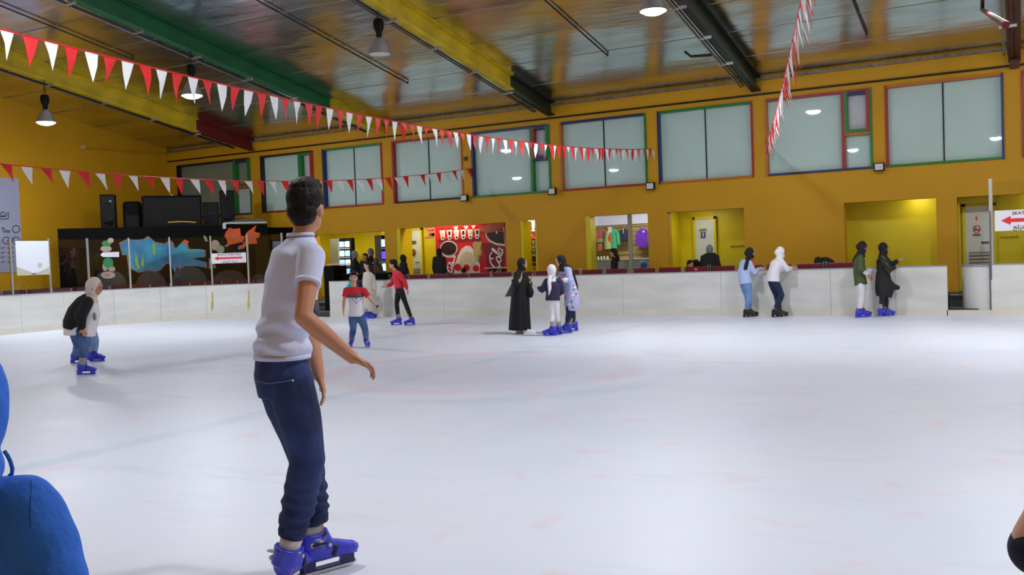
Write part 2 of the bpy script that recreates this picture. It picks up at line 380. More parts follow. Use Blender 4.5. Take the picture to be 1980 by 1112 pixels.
def room_light(x, y, z, w, d, k=None):  # unseen panels added to brighten rooms; the bare niche's follows its bright top corner
    t = thing('unseen_ceiling_light', k, 'ceiling light', (x, y, z))
    MB().box((x, y, z), (w, d, .05)).build('housing', M_white, t)
    MB().box((x, y, z-.03), (w*.85, d*.85, .012)).build('diffuser', M_room, t)
room_light(-18.7, 23.0, 2.71, 1.8, .5, 'added unseen flat ceiling light in the room with the vending machines')
room_light(-14.2, 22.45, 2.71, 1.6, .2, 'added unseen flat ceiling light in the room with the red snack kiosk')
room_light(-11.75, 22.6, 2.56, .4, .3, 'small added unseen flat ceiling light over the narrow glassware shelves')
room_light(-9.0, 23.4, 2.71, 1.2, .5, 'added unseen flat ceiling light in the clothes shop')
room_light(-7.0, 22.9, 2.56, .4, .3, 'added unseen flat ceiling light before the washroom door with the blue sign')
room_light(-1.9, 22.62, 2.56, .3, .2, 'small ceiling light in the bare bright yellow niche')
room_light(-16.3, 23.5, 2.71, .5, .4, 'added unseen flat ceiling light over the louvred door beside the red kiosk')  # extra panel added to brighten the dark corner at this door
room_light(.6, 22.6, 2.56, .3, .2, 'small added unseen ceiling light beside the no smoking door')

# ------------------------------------------------------------------ roof beams
M_by = mat('beam_yellow', (222, 192, 26), .45, var=.3, vscale=2.2); M_bg = mat('beam_green', (18, 104, 62), .4, var=.2, vscale=2); M_bk = mat('beam_dark_green', (26, 36, 30), .4)
M_br = mat('beam_red', (112, 20, 22), .45, var=.15, vscale=2); M_brn = mat('beam_brown_red', (84, 36, 26), .5, .1, var=.3, vscale=3)
def beam_bot(y): return 5.1+.163*(WALL_Y-y)
def roof_beam(X, segs, label, lights=True, lx=-.2):
    t = thing('roof_beam', label, 'beam', (X, WALL_Y, 5.1))
    for y0, y1, m in segs:
        zb0, zb1, zt0, zt1 = beam_bot(y0), beam_bot(y1), roof_z(y0), roof_z(y1)
        if y1 >= WALL_Y-.01: zb1 += .0
        MB().prism([(X-.012, y0, zb0), (X-.012, y1, zb1), (X-.012, y1, zt1), (X-.012, y0, zt0)], (.024, 0, 0)).build('web', m, t)
        MB().prism([(X-.11, y0, zb0), (X-.11, y1, zb1), (X-.11, y1, zb1+.025), (X-.11, y0, zb0+.025)], (.22, 0, 0)).build('flange', m, t)
        MB().prism([(X-.11, y0, zt0-.03), (X-.11, y1, zt1-.03), (X-.11, y1, zt1-.005), (X-.11, y0, zt0-.005)], (.22, 0, 0)).build('flange', m, t)
    if lights:
        y = 21.4
        while y > 11:
            y2 = y-1.45
            MB().tube([(X+lx, y, beam_bot(y)-.05), (X+lx, y2, beam_bot(y2)-.05)], .022, n=6).build('conduit', M_grey, t)
            MB().tube([(X+lx+.07, y, beam_bot(y)-.04), (X+lx+.07, y2, beam_bot(y2)-.04)], .018, n=6).build('conduit', M_dark, t)
            MB().box((X+lx+.08, y2-.06, beam_bot(y2-.06)-.025), (.3, .05, .05)).build('bracket', M_alu, t)
            y = y2-.12
    return t
roof_beam(-21.05, [(RIDGE_Y, 19.76, M_by), (19.76, WALL_Y, M_br)], 'yellow roof beam whose wall end is painted dark red')
roof_beam(-15.95, [(RIDGE_Y, 19.62, M_bg), (19.62, WALL_Y, M_by)], 'green roof beam whose wall end is painted yellow')
roof_beam(-10.6, [(RIDGE_Y, 19.8, M_by), (19.8, WALL_Y, M_bk)], 'yellow roof beam whose wall end is painted blackish green')
b4 = roof_beam(-5.27, [(RIDGE_Y, WALL_Y, M_bk)], 'blackish green roof beam, dark along its whole length')
MB().tube([(-5.5, 19.2, beam_bot(19.2)-.05), (-5.85, 18.9, beam_bot(19)-.12), (-5.95, 18.8, beam_bot(19)-.02)], .03, n=6).build('bracket', M_dark, b4)
b5 = roof_beam(.03, [(RIDGE_Y, WALL_Y, M_brn)], 'brown red roof beam beside a diagonal brace', lx=-.18)
MB().tube([tuple(wx(1945, 48, -.05)), tuple(wy(1898, 18, 20.6))], .035, n=8).build('brace', M_br, b5)
MB().bx(-.06, .12, WALL_Y-.14, WALL_Y-.02, 4.95, 5.6).build('end_plate', M_brn, b5)
for X, y0, y1, lab in ((-18.5, 10, 15.5, 'thin dark rod under the roof between the two leftmost beams'), (-13.2, 10, 19.3, 'thin dark rod under the roof between green and yellow beams'), (-7.9, 10, 19.4, 'thin dark rod under the roof between yellow and blackish beams'), (-2.6, 10, 20.3, 'thin dark rod under the roof near the red bunting')):
    tag(MB().tube([(X, y0, roof_z(y0)-.05), (X, y1, roof_z(y1)-.05)], .018, n=6).tube([(X, y1, roof_z(y1)-.06), (X, y1, roof_z(y1))], .015, n=6).build('roof_rod', M_dark), lab, 'rod')

# ------------------------------------------------------------------ high bay lamps
M_lens = mat('lamp_lens', (255, 255, 255), .3)
_b = M_lens.node_tree.nodes['Principled BSDF']; _b.inputs['Emission Color'].default_value = LAMP_COLOR+(1,); _b.inputs['Emission Strength'].default_value = LAMP_STRENGTH
M_lens2 = M_lens.copy(); M_lens2.name = 'lamp_lens_dimmed'; M_lens2.node_tree.nodes['Principled BSDF'].inputs['Emission Strength'].default_value = LAMP_STRENGTH_DIMMED
M_off = mat('unlit_lens', (205, 215, 210), .25)
M_shade = mat('lamp_shade_grey', (150, 148, 148), .4, .4)
LZ = 5.25
def make_lamp(lit):
    t = thing('high_bay_lamp', 'lamp', 'lamp')
    MB().lathe((0, 0, 0), [(.225, 0), (.222, .03), (.19, .13), (.13, .25), (.085, .31), (.05, .33), (.05, .31), (.08, .3), (.12, .24), (.18, .12), (.213, .02), (.217, 0)], 24).build('lamp_shade', M_shade, t, smooth=True, local=True)
    if not lit: MB().lathe((0, 0, .01), [(.001, 0), (.21, 0), (.21, .008), (.001, .008)], 24).build('lens', M_off, t, local=True)
    else: MB().lathe((0, 0, .01), [(.001, -.075), (.06, -.071), (.12, -.058), (.17, -.036), (.2, -.012), (.208, .004), (.2, .01), (.001, .01)], 24).build('lens', M_lens if lit else M_off, t, local=True)
    MB().lathe((0, 0, 0), [(.001, .31), (.055, .31), (.06, .42), (.1, .5), (.105, .62), (.08, .68), (.001, .69)], 16).build('gear_housing', M_blackg, t, smooth=True, local=True)
    return t
def finish_lamp(t, X, Y, Z, label, grp=None):
    t.location = (X, Y, Z); t['label'] = label
    if grp: t['group'] = grp
    top = beam_bot(Y) if Y > RIDGE_Y else beam_bot(2*RIDGE_Y-Y)
    n = max(2, int((top-Z-.66)/.11))
    for k in range(n):
        z = .7+k*(top-Z-.68)/n; h = (top-Z-.68)/n
        a = V((.022, 0, 0)) if k % 2 else V((0, .022, 0))
        MB().tube([V((0, 0, z-.01))-a*.3, V((0, 0, z+.02))-a, V((0, 0, z+h-.01))-a, V((0, 0, z+h+.01)), V((0, 0, z+h-.01))+a, V((0, 0, z+.02))+a, V((0, 0, z-.01))+a*.3], .008, n=5).build('chain_link', M_dark, t, local=True)
lampL = make_lamp(True); lampO = make_lamp(False)
lp = [(-21.0, 14.9, 5.2, 'lit bell lamp under the yellow beam with the red end, before the orange end wall'), (-15.95, 14.9, 5.28, 'lit bell lamp under the green beam, partly behind a white pennant'), (-5.3, 15.1, 5.5, 'lit bell lamp at the top edge beside the blackish green beam'),
      (0, 14.9, 5.25, None), (5.3, 14.9, 5.25, None), (10.5, 14.9, 5.25, None), (-21, 4.7, 5.25, None), (-16, 4.7, 5.25, None), (-5.7, 4.7, 5.25, None), (-.6, 4.7, 5.25, None), (5.3, 4.7, 5.25, None)]  # unseen lamps; the rightmost of the nearer row is added for light
for i, (x, y, z, lab) in enumerate(lp):
    t = lampL if i == 0 else copy_tree(lampL)
    lp[i] = (t, x, y, z, lab)
for t, x, y, z, lab in lp:
    if y < RIDGE_Y:
        for c in t.children:
            if c.name.startswith('lens'): c.data = c.data.copy(); c.data.materials[0] = M_lens2
for t, x, y, z, lab in lp: finish_lamp(t, x, y, z, lab or 'lit bell lamp out of view, one of the mirrored and added ones', 'lit bell lamps' if lab else 'lit bell lamps behind the view')
finish_lamp(lampO, -10.72, 14.75, 5.45, 'unlit grey bell lamp hanging on a chain from the yellow beam')

# ------------------------------------------------------------------ bunting
M_pr = mat('pennant_red', (222, 30, 40), .6, bump=.2, bscale=20); M_pw = mat('pennant_white', (236, 236, 240), .6, bump=.2, bscale=20); M_cord = mat('red_cord', (200, 28, 40), .6)
def bunting(label, A, B, sag, spacing, w, h, t0=0, t1=1, pattern='wr', seed=1, cord=.009, lean=-.02):
    rnd = random.Random(seed)
    A, B = V(A), V(B); L = (B-A).length; at = lambda u: A.lerp(B, u)-V((0, 0, sag*4*u*(1-u)))
    t = thing('bunting', label, 'bunting', tuple(B))
    MB().tube([at(k/60) for k in range(61)], cord, n=5).build('cord', M_cord, t)
    n = int(L/spacing); d = (B-A).normalized()
    nrm = d.cross(V((0, 0, 1))).normalized()
    for k in range(n):
        u = t0+(k+.5)/n*(t1-t0); p = at(u); q = at(u+w/L)
        ww = w*rnd.uniform(.9, 1.08); q = p+(q-p).normalized()*ww
        sw = rnd.uniform(-.05, .05); cw = rnd.uniform(-.05, .05)
        tip = (p+q)/2-V((0, 0, h*rnd.uniform(.92, 1.05)))+nrm*(sw+.03)+d*(cw*.5+lean)
        mid1 = p*.55+tip*.45+nrm*rnd.uniform(-.025, .025); mid2 = q*.55+tip*.45+nrm*rnd.uniform(-.025, .025)
        e2 = nrm*.002; vs = [p, q, mid2, tip, mid1]
        vv = [v+e2 for v in vs]+[v-e2 for v in vs]
        fs = [(0, 1, 2, 4), (4, 2, 3), (9, 7, 6, 5), (8, 7, 9), (0, 5, 6, 1), (1, 6, 7, 2), (2, 7, 8, 3), (3, 8, 9, 4), (4, 9, 5, 0)]
        c = pattern[k % len(pattern)]
        MB().add(vv, fs).build('pennant', M_pr if c == 'r' else M_pw, t)
bunting('red and white bunting sagging from the upper corner to the blue framed window', dp(-70, 38, 7.6), wy(1263, 288, 21.95), .32, .205, .14, .285, pattern='rwrwrwrwrwrwrwrwrwrwrrwrwrwrrwrrwrwr', seed=3, lean=-.05)
bunting('lower red and white bunting strung before the speakers and white noticeboard', dp(-60, 310, 14.8), wy(910, 326, 21.95), .34, .325, .2, .3, pattern='wr', seed=5, lean=.075)
bunting('red and white bunting running steeply overhead to the wall pillar', V((1.2, -2.3, 4.5)), wy(1481, 276, 21.95), .5, .17, .16, .32, pattern='rw', seed=8)

# ------------------------------------------------------------------ rink boards
def arc(cx, cy, r, a0, a1, n): return [V((cx+r*math.cos(math.radians(a0+(a1-a0)*k/n)), cy+r*math.sin(math.radians(a0+(a1-a0)*k/n)), 0)) for k in range(n+1)]
def sub(path, s0, s1, n=None):
    ls = [0]
    for a, c in zip(path, path[1:]): ls.append(ls[-1]+(c-a).length)
    def at(s):
        s = min(max(s, 0), ls[-1])
        for i in range(len(ls)-1):
            if s <= ls[i+1]+1e-9: return path[i].lerp(path[i+1], (s-ls[i])/max(1e-9, ls[i+1]-ls[i]))
        return path[-1]
    ss = [s0]+[l for l in ls if s0+.01 < l < s1-.01]+[s1]
    return [at(s) for s in ss], ls[-1]
def ribbon(pts, o0, o1, z0, z1):
    """solid strip along pts (2-D path), between offsets o0..o1 to its left side"""
    b = MB(); n = len(pts); nr = []
    for i in range(n):
        t = (pts[min(i+1, n-1)]-pts[max(i-1, 0)]).normalized(); nr.append(V((-t.y, t.x, 0)))
    for i in range(n):
        for o, z in ((o0, z0), (o1, z0), (o1, z1), (o0, z1)): b.v.append(V((pts[i].x, pts[i].y, z))+nr[i]*o)
    for i in range(n-1):
        for q in range(4): b.f.append((i*4+q, i*4+(q+1) % 4, (i+1)*4+(q+1) % 4, (i+1)*4+q))
    b.f.append((0, 1, 2, 3)); b.f.append(((n-1)*4+3, (n-1)*4+2, (n-1)*4+1, (n-1)*4))
    return b
M_cap = mat('board_cap', (150, 154, 166), .4)
M_rust = mat('rust_streak', (206, 170, 92), .7)
BH = .985
def barrier(label, path, joints, kick=True):
    _, L = sub(path, 0, 1); t = thing('rink_barrier', label, 'barrier', tuple(path[0]))
    for s0, s1 in zip(joints, joints[1:]):
        p, _ = sub(path, s0+.0025, s1-.0025)
        ribbon(p, 0, .1, .16, BH-.025).build('board_panel', M_board, t)
        ribbon(p, -.014, .1, 0, .16).build('kick_plate', M_kick, t)
        p, _ = sub(path, s0, s1); ribbon(p, -.006, .12, BH-.025, BH).build('cap_rail', M_cap, t)
    return t
FB = 20.08
js = [-16.62, -15.3, -12.9, -10.45, -8.0, -5.7, -3.4, -2.15, -1.2]
bar_far = barrier('long white rink board in front of the maroon seats along the far side', [V((-16.62, FB, 0)), V((-1.2, FB, 0))], [x+16.62 for x in js])
bar_r = barrier('white rink board topped by glass with the SKATE sign', [V((-.44, FB, 0)), V((9, FB, 0))], [0, 1.9, 4.3, 6.7, 9.44])
PATH_L = [V((-22, .6, 0)), V((-22, 16.3, 0))]+arc(-18.2, 16.3, 3.8, 180, 90, 12)[1:]+[V((-17.95, FB+.02, 0))]
_, LL = sub(PATH_L, 0, 1)
jl = [0, 2.4, 4.8, 7.2, 9.6, 11.5, 12.85, 14.05, 15.25, 16.7, 17.95, 19.2, 20.45, LL-.35]
jl = [j for j in jl if j < LL-.1]+[LL]
bar_l = barrier('curved white rink board below the glass and the painted black panel', PATH_L, jl)
def on_path(px, z, path=PATH_L):
    """point of the curved board's line that lies behind photo column px at height z"""
    best = None
    for k in range(0, 1200):
        p, _ = sub(path, k/1200*LL, k/1200*LL+.01); q = V((p[0].x, p[0].y, z)); d = q-CAM; dz = d.dot(FW)
        if dz < 1: continue
        x = 990+F_PX*d.dot(RT)/dz
        if best is None or abs(x-px) < best[0]: best = (abs(x-px), k/1200*LL)
    return best[1]
glass = thing('glass_screen', 'clear glass screen on grey posts along the curved rink board', 'glass screen', tuple(PATH_L[0]))
sp = [on_path(px, 1.6) for px in (-60, 24, 98, 173, 251, 330, 408, 479, 545)]
GT = 2.36
for k, s in enumerate(sp):
    p, _ = sub(PATH_L, s-.02, s+.02); ribbon(p, .02, .075, BH, GT+.03).build('post', M_alu, glass)
    if k: p, _ = sub(PATH_L, sp[k-1]+.025, s-.025); ribbon(p, .04, .052, BH+.01, GT).build('pane', GLASS, glass)
# rust runs under two posts
rust = []
for s in (sp[6], sp[7]):
    p, _ = sub(PATH_L, s-.03, s+.01); ribbon(p, -.003, .002, .3, .78).build('rust_streak', M_rust, bar_l)
    p, _ = sub(PATH_L, s-.06, s-.035); ribbon(p, -.003, .002, .22, .5).build('rust_streak', M_rust, bar_l)
gr = thing('glass_screen', 'glass screen with tall post beside the open gate', 'glass screen', (-.42, FB+.05, BH))
for x, h in ((-.42, 2.62), (1.9, 2.62)):
    MB().bx(x-.03, x+.03, FB+.02, FB+.08, BH, h).build('post', M_alu, gr)
MB().bx(-.38, 1.86, FB+.042, FB+.054, BH+.01, 2.55).build('pane', GLASS, gr)
MB().bx(-.45, -.42, FB-.01, FB+.02, BH-.3, 2.0).build('edge_strip', M_grey, gr)

# gates
gate = thing('rink_gate', 'open white curved gate panel below the louvred door', 'gate', (-.46, FB+.1, .1))
pts = [V((-.47-.5*math.sin(a), FB+.08+.5*(1-math.cos(a)), 0)) for a in (math.pi/2*k/14 for k in range(15))]
ribbon(pts, -.05, 0, .08, BH-.05).build('gate_panel', M_white, gate)
ribbon(pts, -.06, .01, BH-.05, BH-.01).build('cap_rail', M_cap, gate)
MB().box((-.455, FB+.05, .55), (.03, .06, .9)).build('hinge_strip', M_grey, gate)
sill = tag(MB().bx(-1.22, -.44, FB-.014, FB+.1, 0, .1).build('gate_sill', M_kick), 'low cream sill across the open gate gap', 'sill')
for x0, x1, who in ((-1.2, -.32, 'the open gate and no smoking door'), (-18.18, -16.52, 'the dark gate gap behind the boy')):
    st = thing('step', 'dark rubber steps at ' + who, 'step', ((x0+x1)/2, 20.4, 0))
    MB().bx(x0, x1, 20.2, 20.6, 0, .12).build('tread', M_fl, st); MB().bx(x0, x1, 20.6, 20.95, 0, .25).build('tread', M_fl, st)
    MB().bx(x0, x1, 20.58, 20.61, .115, .13).build('nosing', M_alu, st); MB().bx(x0, x1, 20.93, 20.96, .35, .365).build('nosing', M_alu, st)
# ------------------------------------------------------------------ painted stage in the corner, loudspeakers
SA, SB = V((-23.5, 16.85, 0)), V((-19.62, 21.0, 0)); SD = (SB-SA).normalized(); SN = V((SD.y, -SD.x, 0))   # SN points to the ice
def on_plane(px, py, A, n):
    d = ray(px, py); return CAM+d*((A-CAM).dot(n)/d.dot(n))
def splane(px, py, off=0.0): return on_plane(px, py, SA+SN*off, SN)
STZ = 2.72
stage = thing('stage', 'black painted corner stage with bright spray paintings on its front', 'stage', tuple(SA))
MB().prism([SA, SB, SB+V((0, 0, STZ)), SA+V((0, 0, STZ))], -SN*.12).build('front_panel', M_black, stage)
deck = [SA-SN*.13, SB-SN*.13, V((-19.7, 21.97, 0)), V((-24.75, 21.97, 0)), V((-24.75, 18.35, 0))]
MB().prism([p+V((0, 0, STZ-.25)) for p in deck], (0, 0, .12)).build('deck', M_blackg, stage)
MB().prism([SB, SB-SN*.12, V((-19.5, 21.98, 0)), V((-19.42, 21.9, 0))], (0, 0, STZ-.1)).build('side_panel', M_black, stage)
def paint(px, m, name='spray_painting', off=.006, th=.006, parent=None):
    pts = [splane(x, y, off) for x, y in px]
    return MB().prism(pts, -SN*th).build(name, m, parent or stage)
M_gb = mat('spray_blue', (32, 110, 182), .5, rgb2=(60, 168, 190), vscale=2.2); M_gol = mat('spray_outline_orange', (176, 92, 52), .5)
M_gor = mat('spray_orange', (240, 94, 18), .5, var=.15, vscale=3); M_gyl = mat('spray_lime', (150, 190, 70), .5); M_ggr = mat('spray_green', (30, 150, 96), .5); M_gpk = mat('spray_beige', (206, 178, 164), .5)
M_grk = mat('spray_dark_grey', (58, 60, 66), .6, var=.2, vscale=2); M_grb = mat('spray_grey_brown', (84, 72, 72), .6, var=.2, vscale=2)
def grow(px, k):
    cx = sum(p[0] for p in px)/len(px); cy = sum(p[1] for p in px)/len(px)
    out = []
    for x, y in px:
        d = math.hypot(x-cx, y-cy); out.append((x+(x-cx)/d*k, y+(y-cy)/d*k))
    return out
fish = [(232, 470), (248, 463), (262, 465), (278, 464), (288, 458), (301, 469), (318, 473), (328, 466), (334, 471), (338, 482), (352, 468), (361, 471), (364, 482), (385, 482), (396, 484), (396, 497), (370, 500), (398, 507), (399, 518), (378, 514), (356, 514), (345, 520), (343, 512), (337, 526), (330, 510), (322, 508), (310, 522), (300, 524), (288, 522), (270, 527), (258, 521), (250, 516), (246, 492), (238, 494)]
paint(grow(fish, 2.2), M_gol, 'painting_outline', .005); paint(fish, M_gb, off=.011)
for px in ([(262, 486), (266, 500), (270, 520), (266, 520), (261, 505)], [(276, 494), (279, 512), (277, 521), (273, 510)], [(294, 470), (300, 473), (301, 494), (296, 492)]): paint(px, M_gyl, 'painting_streak', .016)
paint([(352, 468), (357, 463), (365, 467), (361, 474)], M_gor, 'painting_tip', .017)
s1 = [(434, 456), (437, 448), (443, 440), (452, 443), (464, 441), (466, 456), (474, 457), (470, 468), (446, 473), (438, 478), (440, 466)]
s2 = [(474, 457), (476, 450), (496, 435), (492, 448), (503, 451), (501, 459), (495, 461), (498, 471), (482, 472), (468, 482), (462, 480), (474, 466)]
paint(s1, M_gor); paint(s2, M_gor)
for px in ([(447, 458), (455, 456), (456, 459), (448, 461)], [(480, 456), (489, 455), (489, 458), (481, 459)], [(436, 473), (441, 474), (438, 478), (434, 477)], [(462, 475), (468, 474), (464, 483), (459, 481)]): paint(px, mat('spray_grey', (132, 140, 150), .5), 'painting_detail', .014)
def oval(cx, cy, rx, ry, n=14): return [(cx+rx*math.cos(2*math.pi*k/n), cy+ry*math.sin(2*math.pi*k/n)) for k in range(n)]
paint(oval(416, 474, 9, 10), M_gpk); paint(oval(426, 482, 8, 8), mat('spray_sage', (170, 180, 150), .5), off=.008); paint([(404, 500), (412, 498), (418, 518), (404, 520)], mat('spray_sage', (1, 1, 1)))
paint([(393, 455), (398, 457), (402, 466), (397, 467)], mat('spray_sage', (1, 1, 1)))
# rounded dark grey arches along the foot
for x0, x1, yt, yb, m in ((176, 248, 522, 566, M_grk), (262, 322, 522, 562, M_grb), (330, 402, 515, 556, M_grk), (410, 478, 522, 552, M_grb), (484, 514, 530, 550, M_grk)):
    px = [(x0+(x1-x0)*(.5-.5*math.cos(math.pi*k/10)), yb-(yb-yt)*math.sin(math.pi*k/10)**.8) for k in range(11)]
    paint([(x0, yb+6)]+px+[(x1, yb+4)], m, 'painted_arch', .004)
# green and beige figure, abstract rounded patches
for (cx, cy, rx, ry, m) in ((206, 471, 9, 6, M_ggr), (214, 465, 6, 5, M_gpk), (205, 481, 11, 6, M_gpk), (209, 508, 10, 10, M_ggr), (211, 516, 9, 6, M_ggr), (203, 516, 5, 8, M_gpk), (216, 520, 7, 5, M_gpk), (209, 532, 14, 7, M_gpk)): paint(oval(cx, cy, rx, ry), m, off=.006+.001*(cx % 5))
paint(oval(207, 532, 6, 3), mat('spray_rose', (196, 140, 140), .5), 'painting_detail', .014)
MB().tube([splane(325+6*k, 430-1.4*math.sin(math.pi*k/9), .02) for k in range(10)], .018, n=6).build('yellow_trim', mat('trim_yellow', (200, 160, 30), .5), stage)

def sbox(px0, px1, pyt, back, dp_, h=None):
    """box on the stage deck facing the ice: photo columns px0..px1, `back` metres behind the front panel"""
    a = splane(px0, pyt, -back); c = splane(px1, pyt, -back); w = (c-a).length; top = (a.z+c.z)/2; ctr = (a+c)/2-SN*(dp_/2)
    z0 = STZ-.13; return ctr, w, z0, top
M_cone = mat('speaker_cone', (34, 35, 38), .4)
RZ = math.atan2(SD.y, SD.x)
def speaker(px0, px1, pyt, back, label, led=False):
    ctr, w, z0, top = sbox(px0, px1, pyt, back, .42); ctr = V((ctr.x, ctr.y, 0)); R = Matrix.Rotation(RZ, 3, 'Z')
    t = thing('loudspeaker', label, 'loudspeaker', (ctr.x, ctr.y, z0), 'loudspeakers on the black stage')
    MB().box(ctr+V((0, 0, (z0+top)/2)), (w, .42, top-z0), rz=RZ, bev=.02).build('cabinet', M_black, t)
    f = ctr+SN*.212
    for z, r in ((z0+(top-z0)*.28, w*.36), (z0+(top-z0)*.76, w*.2)):
        a = f+V((0, 0, z)); MB().tube([a, a+SN*.015, a-SN*.03+SN*.03], [r, r*.93, r*.2], n=20).build('driver', M_cone, t)
    MB().box(ctr+V((0, 0, z0+(top-z0)*.5))+SN*.213, (w*.9, .012, (top-z0)*.92), rz=RZ).build('grille', M_blackg, t)
    if led: MB().ell(f+V((0, 0, top-.2))+SN*.02+SD*.08, (.035, .035, .035)).build('badge', mat('pale_badge', (150, 155, 190), .3), t)
speaker(192, 222, 376, .35, 'tall slim black loudspeaker with a pale badge, before the orange end wall', True)
speaker(424, 452, 368, .35, 'tall slim black loudspeaker beside the dark corner window')
ctr, w, z0, top = sbox(273, 389, 378, .3, .5); ctr.z = 0
t = thing('bass_speaker', 'wide black covered bass cabinet in the middle of the stage', 'speaker', (ctr.x, ctr.y, z0))
MB().box(ctr+V((0, 0, (z0+top)/2)), (w, .5, top-z0), rz=RZ, bev=.03).build('cabinet', M_black, t)
MB().box(ctr+V((0, 0, (z0+top)/2))+SN*.252, (w*.94, .012, (top-z0)*.88), rz=RZ).build('grille', M_blackg, t)
MB().ell(ctr+V((0, 0, top+.02)), (.05, .05, .04)).build('knob', M_alu, t)
ctr, w, z0, top = sbox(236, 272, 389, .5, .5); ctr.z = 0
t = thing('amplifier_cabinet', 'low rounded black cabinet between slim speaker and wide cabinet', 'cabinet', (ctr.x, ctr.y, z0))
MB().box(ctr+V((0, 0, (z0+top)/2)), (w, .45, top-z0), rz=RZ, bev=.09).build('cabinet', M_black, t); MB().box(ctr+V((0, 0, z0+.3))+SN*.23, (w*.7, .01, .4), rz=RZ).build('grille', M_blackg, t)
ctr, w, z0, top = sbox(391, 423, 391, .5, .5); ctr.z = 0
t = thing('equipment_case', 'square black case beside the slim speaker nearest the windows', 'case', (ctr.x, ctr.y, z0))
MB().box(ctr+V((0, 0, (z0+top)/2)), (w, .45, top-z0), rz=RZ, bev=.015).build('case_body', M_blackg, t); MB().box(ctr+V((0, 0, (z0+top)/2+.1))+SN*.23, (.18, .03, .04), rz=RZ).build('handle', M_dark, t)
a, c = splane(432, 432, .03), splane(516, 430, .03)
t = thing('awning_roller', 'thin white roller rail with end box above the orange star paintings', 'rail', tuple(a))
MB().tube([a, c], .025, n=8).build('rail', M_white, t); MB().box(a+V((.03, 0, -.08)), (.09, .1, .16), rz=RZ).build('end_box', M_white, t)
q = [a-SN*.1+V((.1, 0, .02)), c-SN*.1+V((0, 0, .02)), c-SN*.5+SD*-.15+V((0, 0, .14)), a-SN*.5+SD*.5+V((0, 0, .12))]
MB().prism(q, (0, 0, .015)).build('sheet', mat('grey_sheet', (120, 122, 122), .6), t)

# noticeboard on the end wall, poster on the glass
NX = -24.77
nb = thing('noticeboard', 'big pale lilac notice sheet with outline drawings on the orange end wall', 'notice', (NX, 15, 1.5))
y1 = 16.62
MB().bx(NX-.015, NX, 13.4, y1, 1.56, 4.2).build('sheet', mat('lilac_paper', (168, 170, 198), .5, var=.05), nb)
M_ink = mat('dark_ink', (60, 60, 74), .6)
def inkline(pts): return MB().tube([wx(x, y, NX+.004) for x, y in pts], .012, n=5).build('ink_drawing', M_ink, nb)
for cx, cy in ((31, 443), (31, 465), (12, 465)): inkline(oval(cx, cy, 7, 7, 12)+[(cx+7, cy)])
inkline([(-6, 424), (16, 423), (16, 411), (13, 411), (12, 418), (-4, 420)]); inkline(oval(5, 414, 4, 4, 10)); inkline([(4, 440), (8, 441), (10, 446), (19, 446), (19, 449), (6, 448), (4, 440)])
for k in range(3): inkline([(14+4*k, 468), (17+4*k, 460), (20+4*k, 464)])
for k in range(4):
    inkline([(2, 480+9*k), (9, 479+9*k)]); inkline([(15, 480+9*k), (26, 479+9*k)])
gx = -21.94
a, c = wx(29, 466, gx), wx(93, 466, gx)
ps = thing('poster', 'white poster with a gold wavy foot hung on the glass screen', 'poster', (gx, a.y, 1.4))
z0, z1 = wx(60, 532, gx).z, wx(60, 466, gx).z
MB().bx(gx, gx+.008, a.y, c.y, z0, z1).build('sheet', mat('white_paper', (226, 230, 240), .5), ps)
M_gold = mat('gold_print', (196, 190, 170), .5)
w = c.y-a.y
MB().prism([(gx+.009, a.y, z0), (gx+.009, a.y+w*.6, z0+.02), (gx+.009, a.y+w*.3, z0+.12), (gx+.009, a.y, z0+.22)], (.004, 0, 0)).build('wave', M_gold, ps)
MB().prism([(gx+.009, c.y, z0), (gx+.009, a.y+w*.4, z0+.02), (gx+.009, a.y+w*.75, z0+.1), (gx+.009, c.y, z0+.2)], (.004, 0, 0)).build('wave', M_gold, ps)
MB().lathe((0, 0, 0), [(.05, 0), (.05, .006), (.03, .006), (.03, 0)], 12)
MB().box((gx+.01, a.y+w*.7, z0+.25), (.004, .12, .1)).build('stamp', mat('grey_stamp', (190, 196, 196), .5), ps)

t = thing('wall_pipe', 'thin orange pipe with a junction box high on the end wall', 'pipe', tuple(wx(158, 285, -24.74)))
MB().tube([wx(158, 247, -24.75), wx(158, 284, -24.75)], .02, n=6).build('riser', M_wall, t); MB().tube([wx(160, 285, -24.75), wx(322, 297, -24.75)], .022, n=6).build('pipe_run', M_wall, t); MB().box(wx(159, 285, -24.75), (.08, .16, .14), bev=.01).build('junction_box', mat('box_cream', (206, 170, 90), .5), t)
# ------------------------------------------------------------------ direction signs
def text(body, name, m, parent, org, xdir, up, size, align='CENTER', shear=0, th=.002, bold=0):
    cu = bpy.data.curves.new(name, 'FONT'); cu.body = body; cu.size = size; cu.extrude = th; cu.align_x = align; cu.align_y = 'CENTER'; cu.shear = shear; cu.offset = bold
    o = bpy.data.objects.new(name, cu); COL.objects.link(o); cu.materials.append(m)
    x = V(xdir).normalized(); u = V(up).normalized(); n = x.cross(u)
    if parent is not None: o.parent = parent
    o.matrix_local = Matrix.Translation(V(org)-(ORG[parent.name] if parent is not None else V((0, 0, 0)))) @ Matrix((x, u, n)).transposed().to_4x4()
    dg = bpy.context.evaluated_depsgraph_get(); me = bpy.data.meshes.new_from_object(o.evaluated_get(dg), depsgraph=dg); me.name = name
    q = bpy.data.objects.new(name, me); COL.objects.link(q); q.parent = o.parent; q.matrix_local = o.matrix_local.copy(); bpy.data.objects.remove(o)
    return q
M_sign = mat('sign_white', (236, 232, 240), .4); M_sred = mat('sign_red', (226, 44, 52), .45); M_sblk = mat('sign_black', (40, 36, 50), .5)
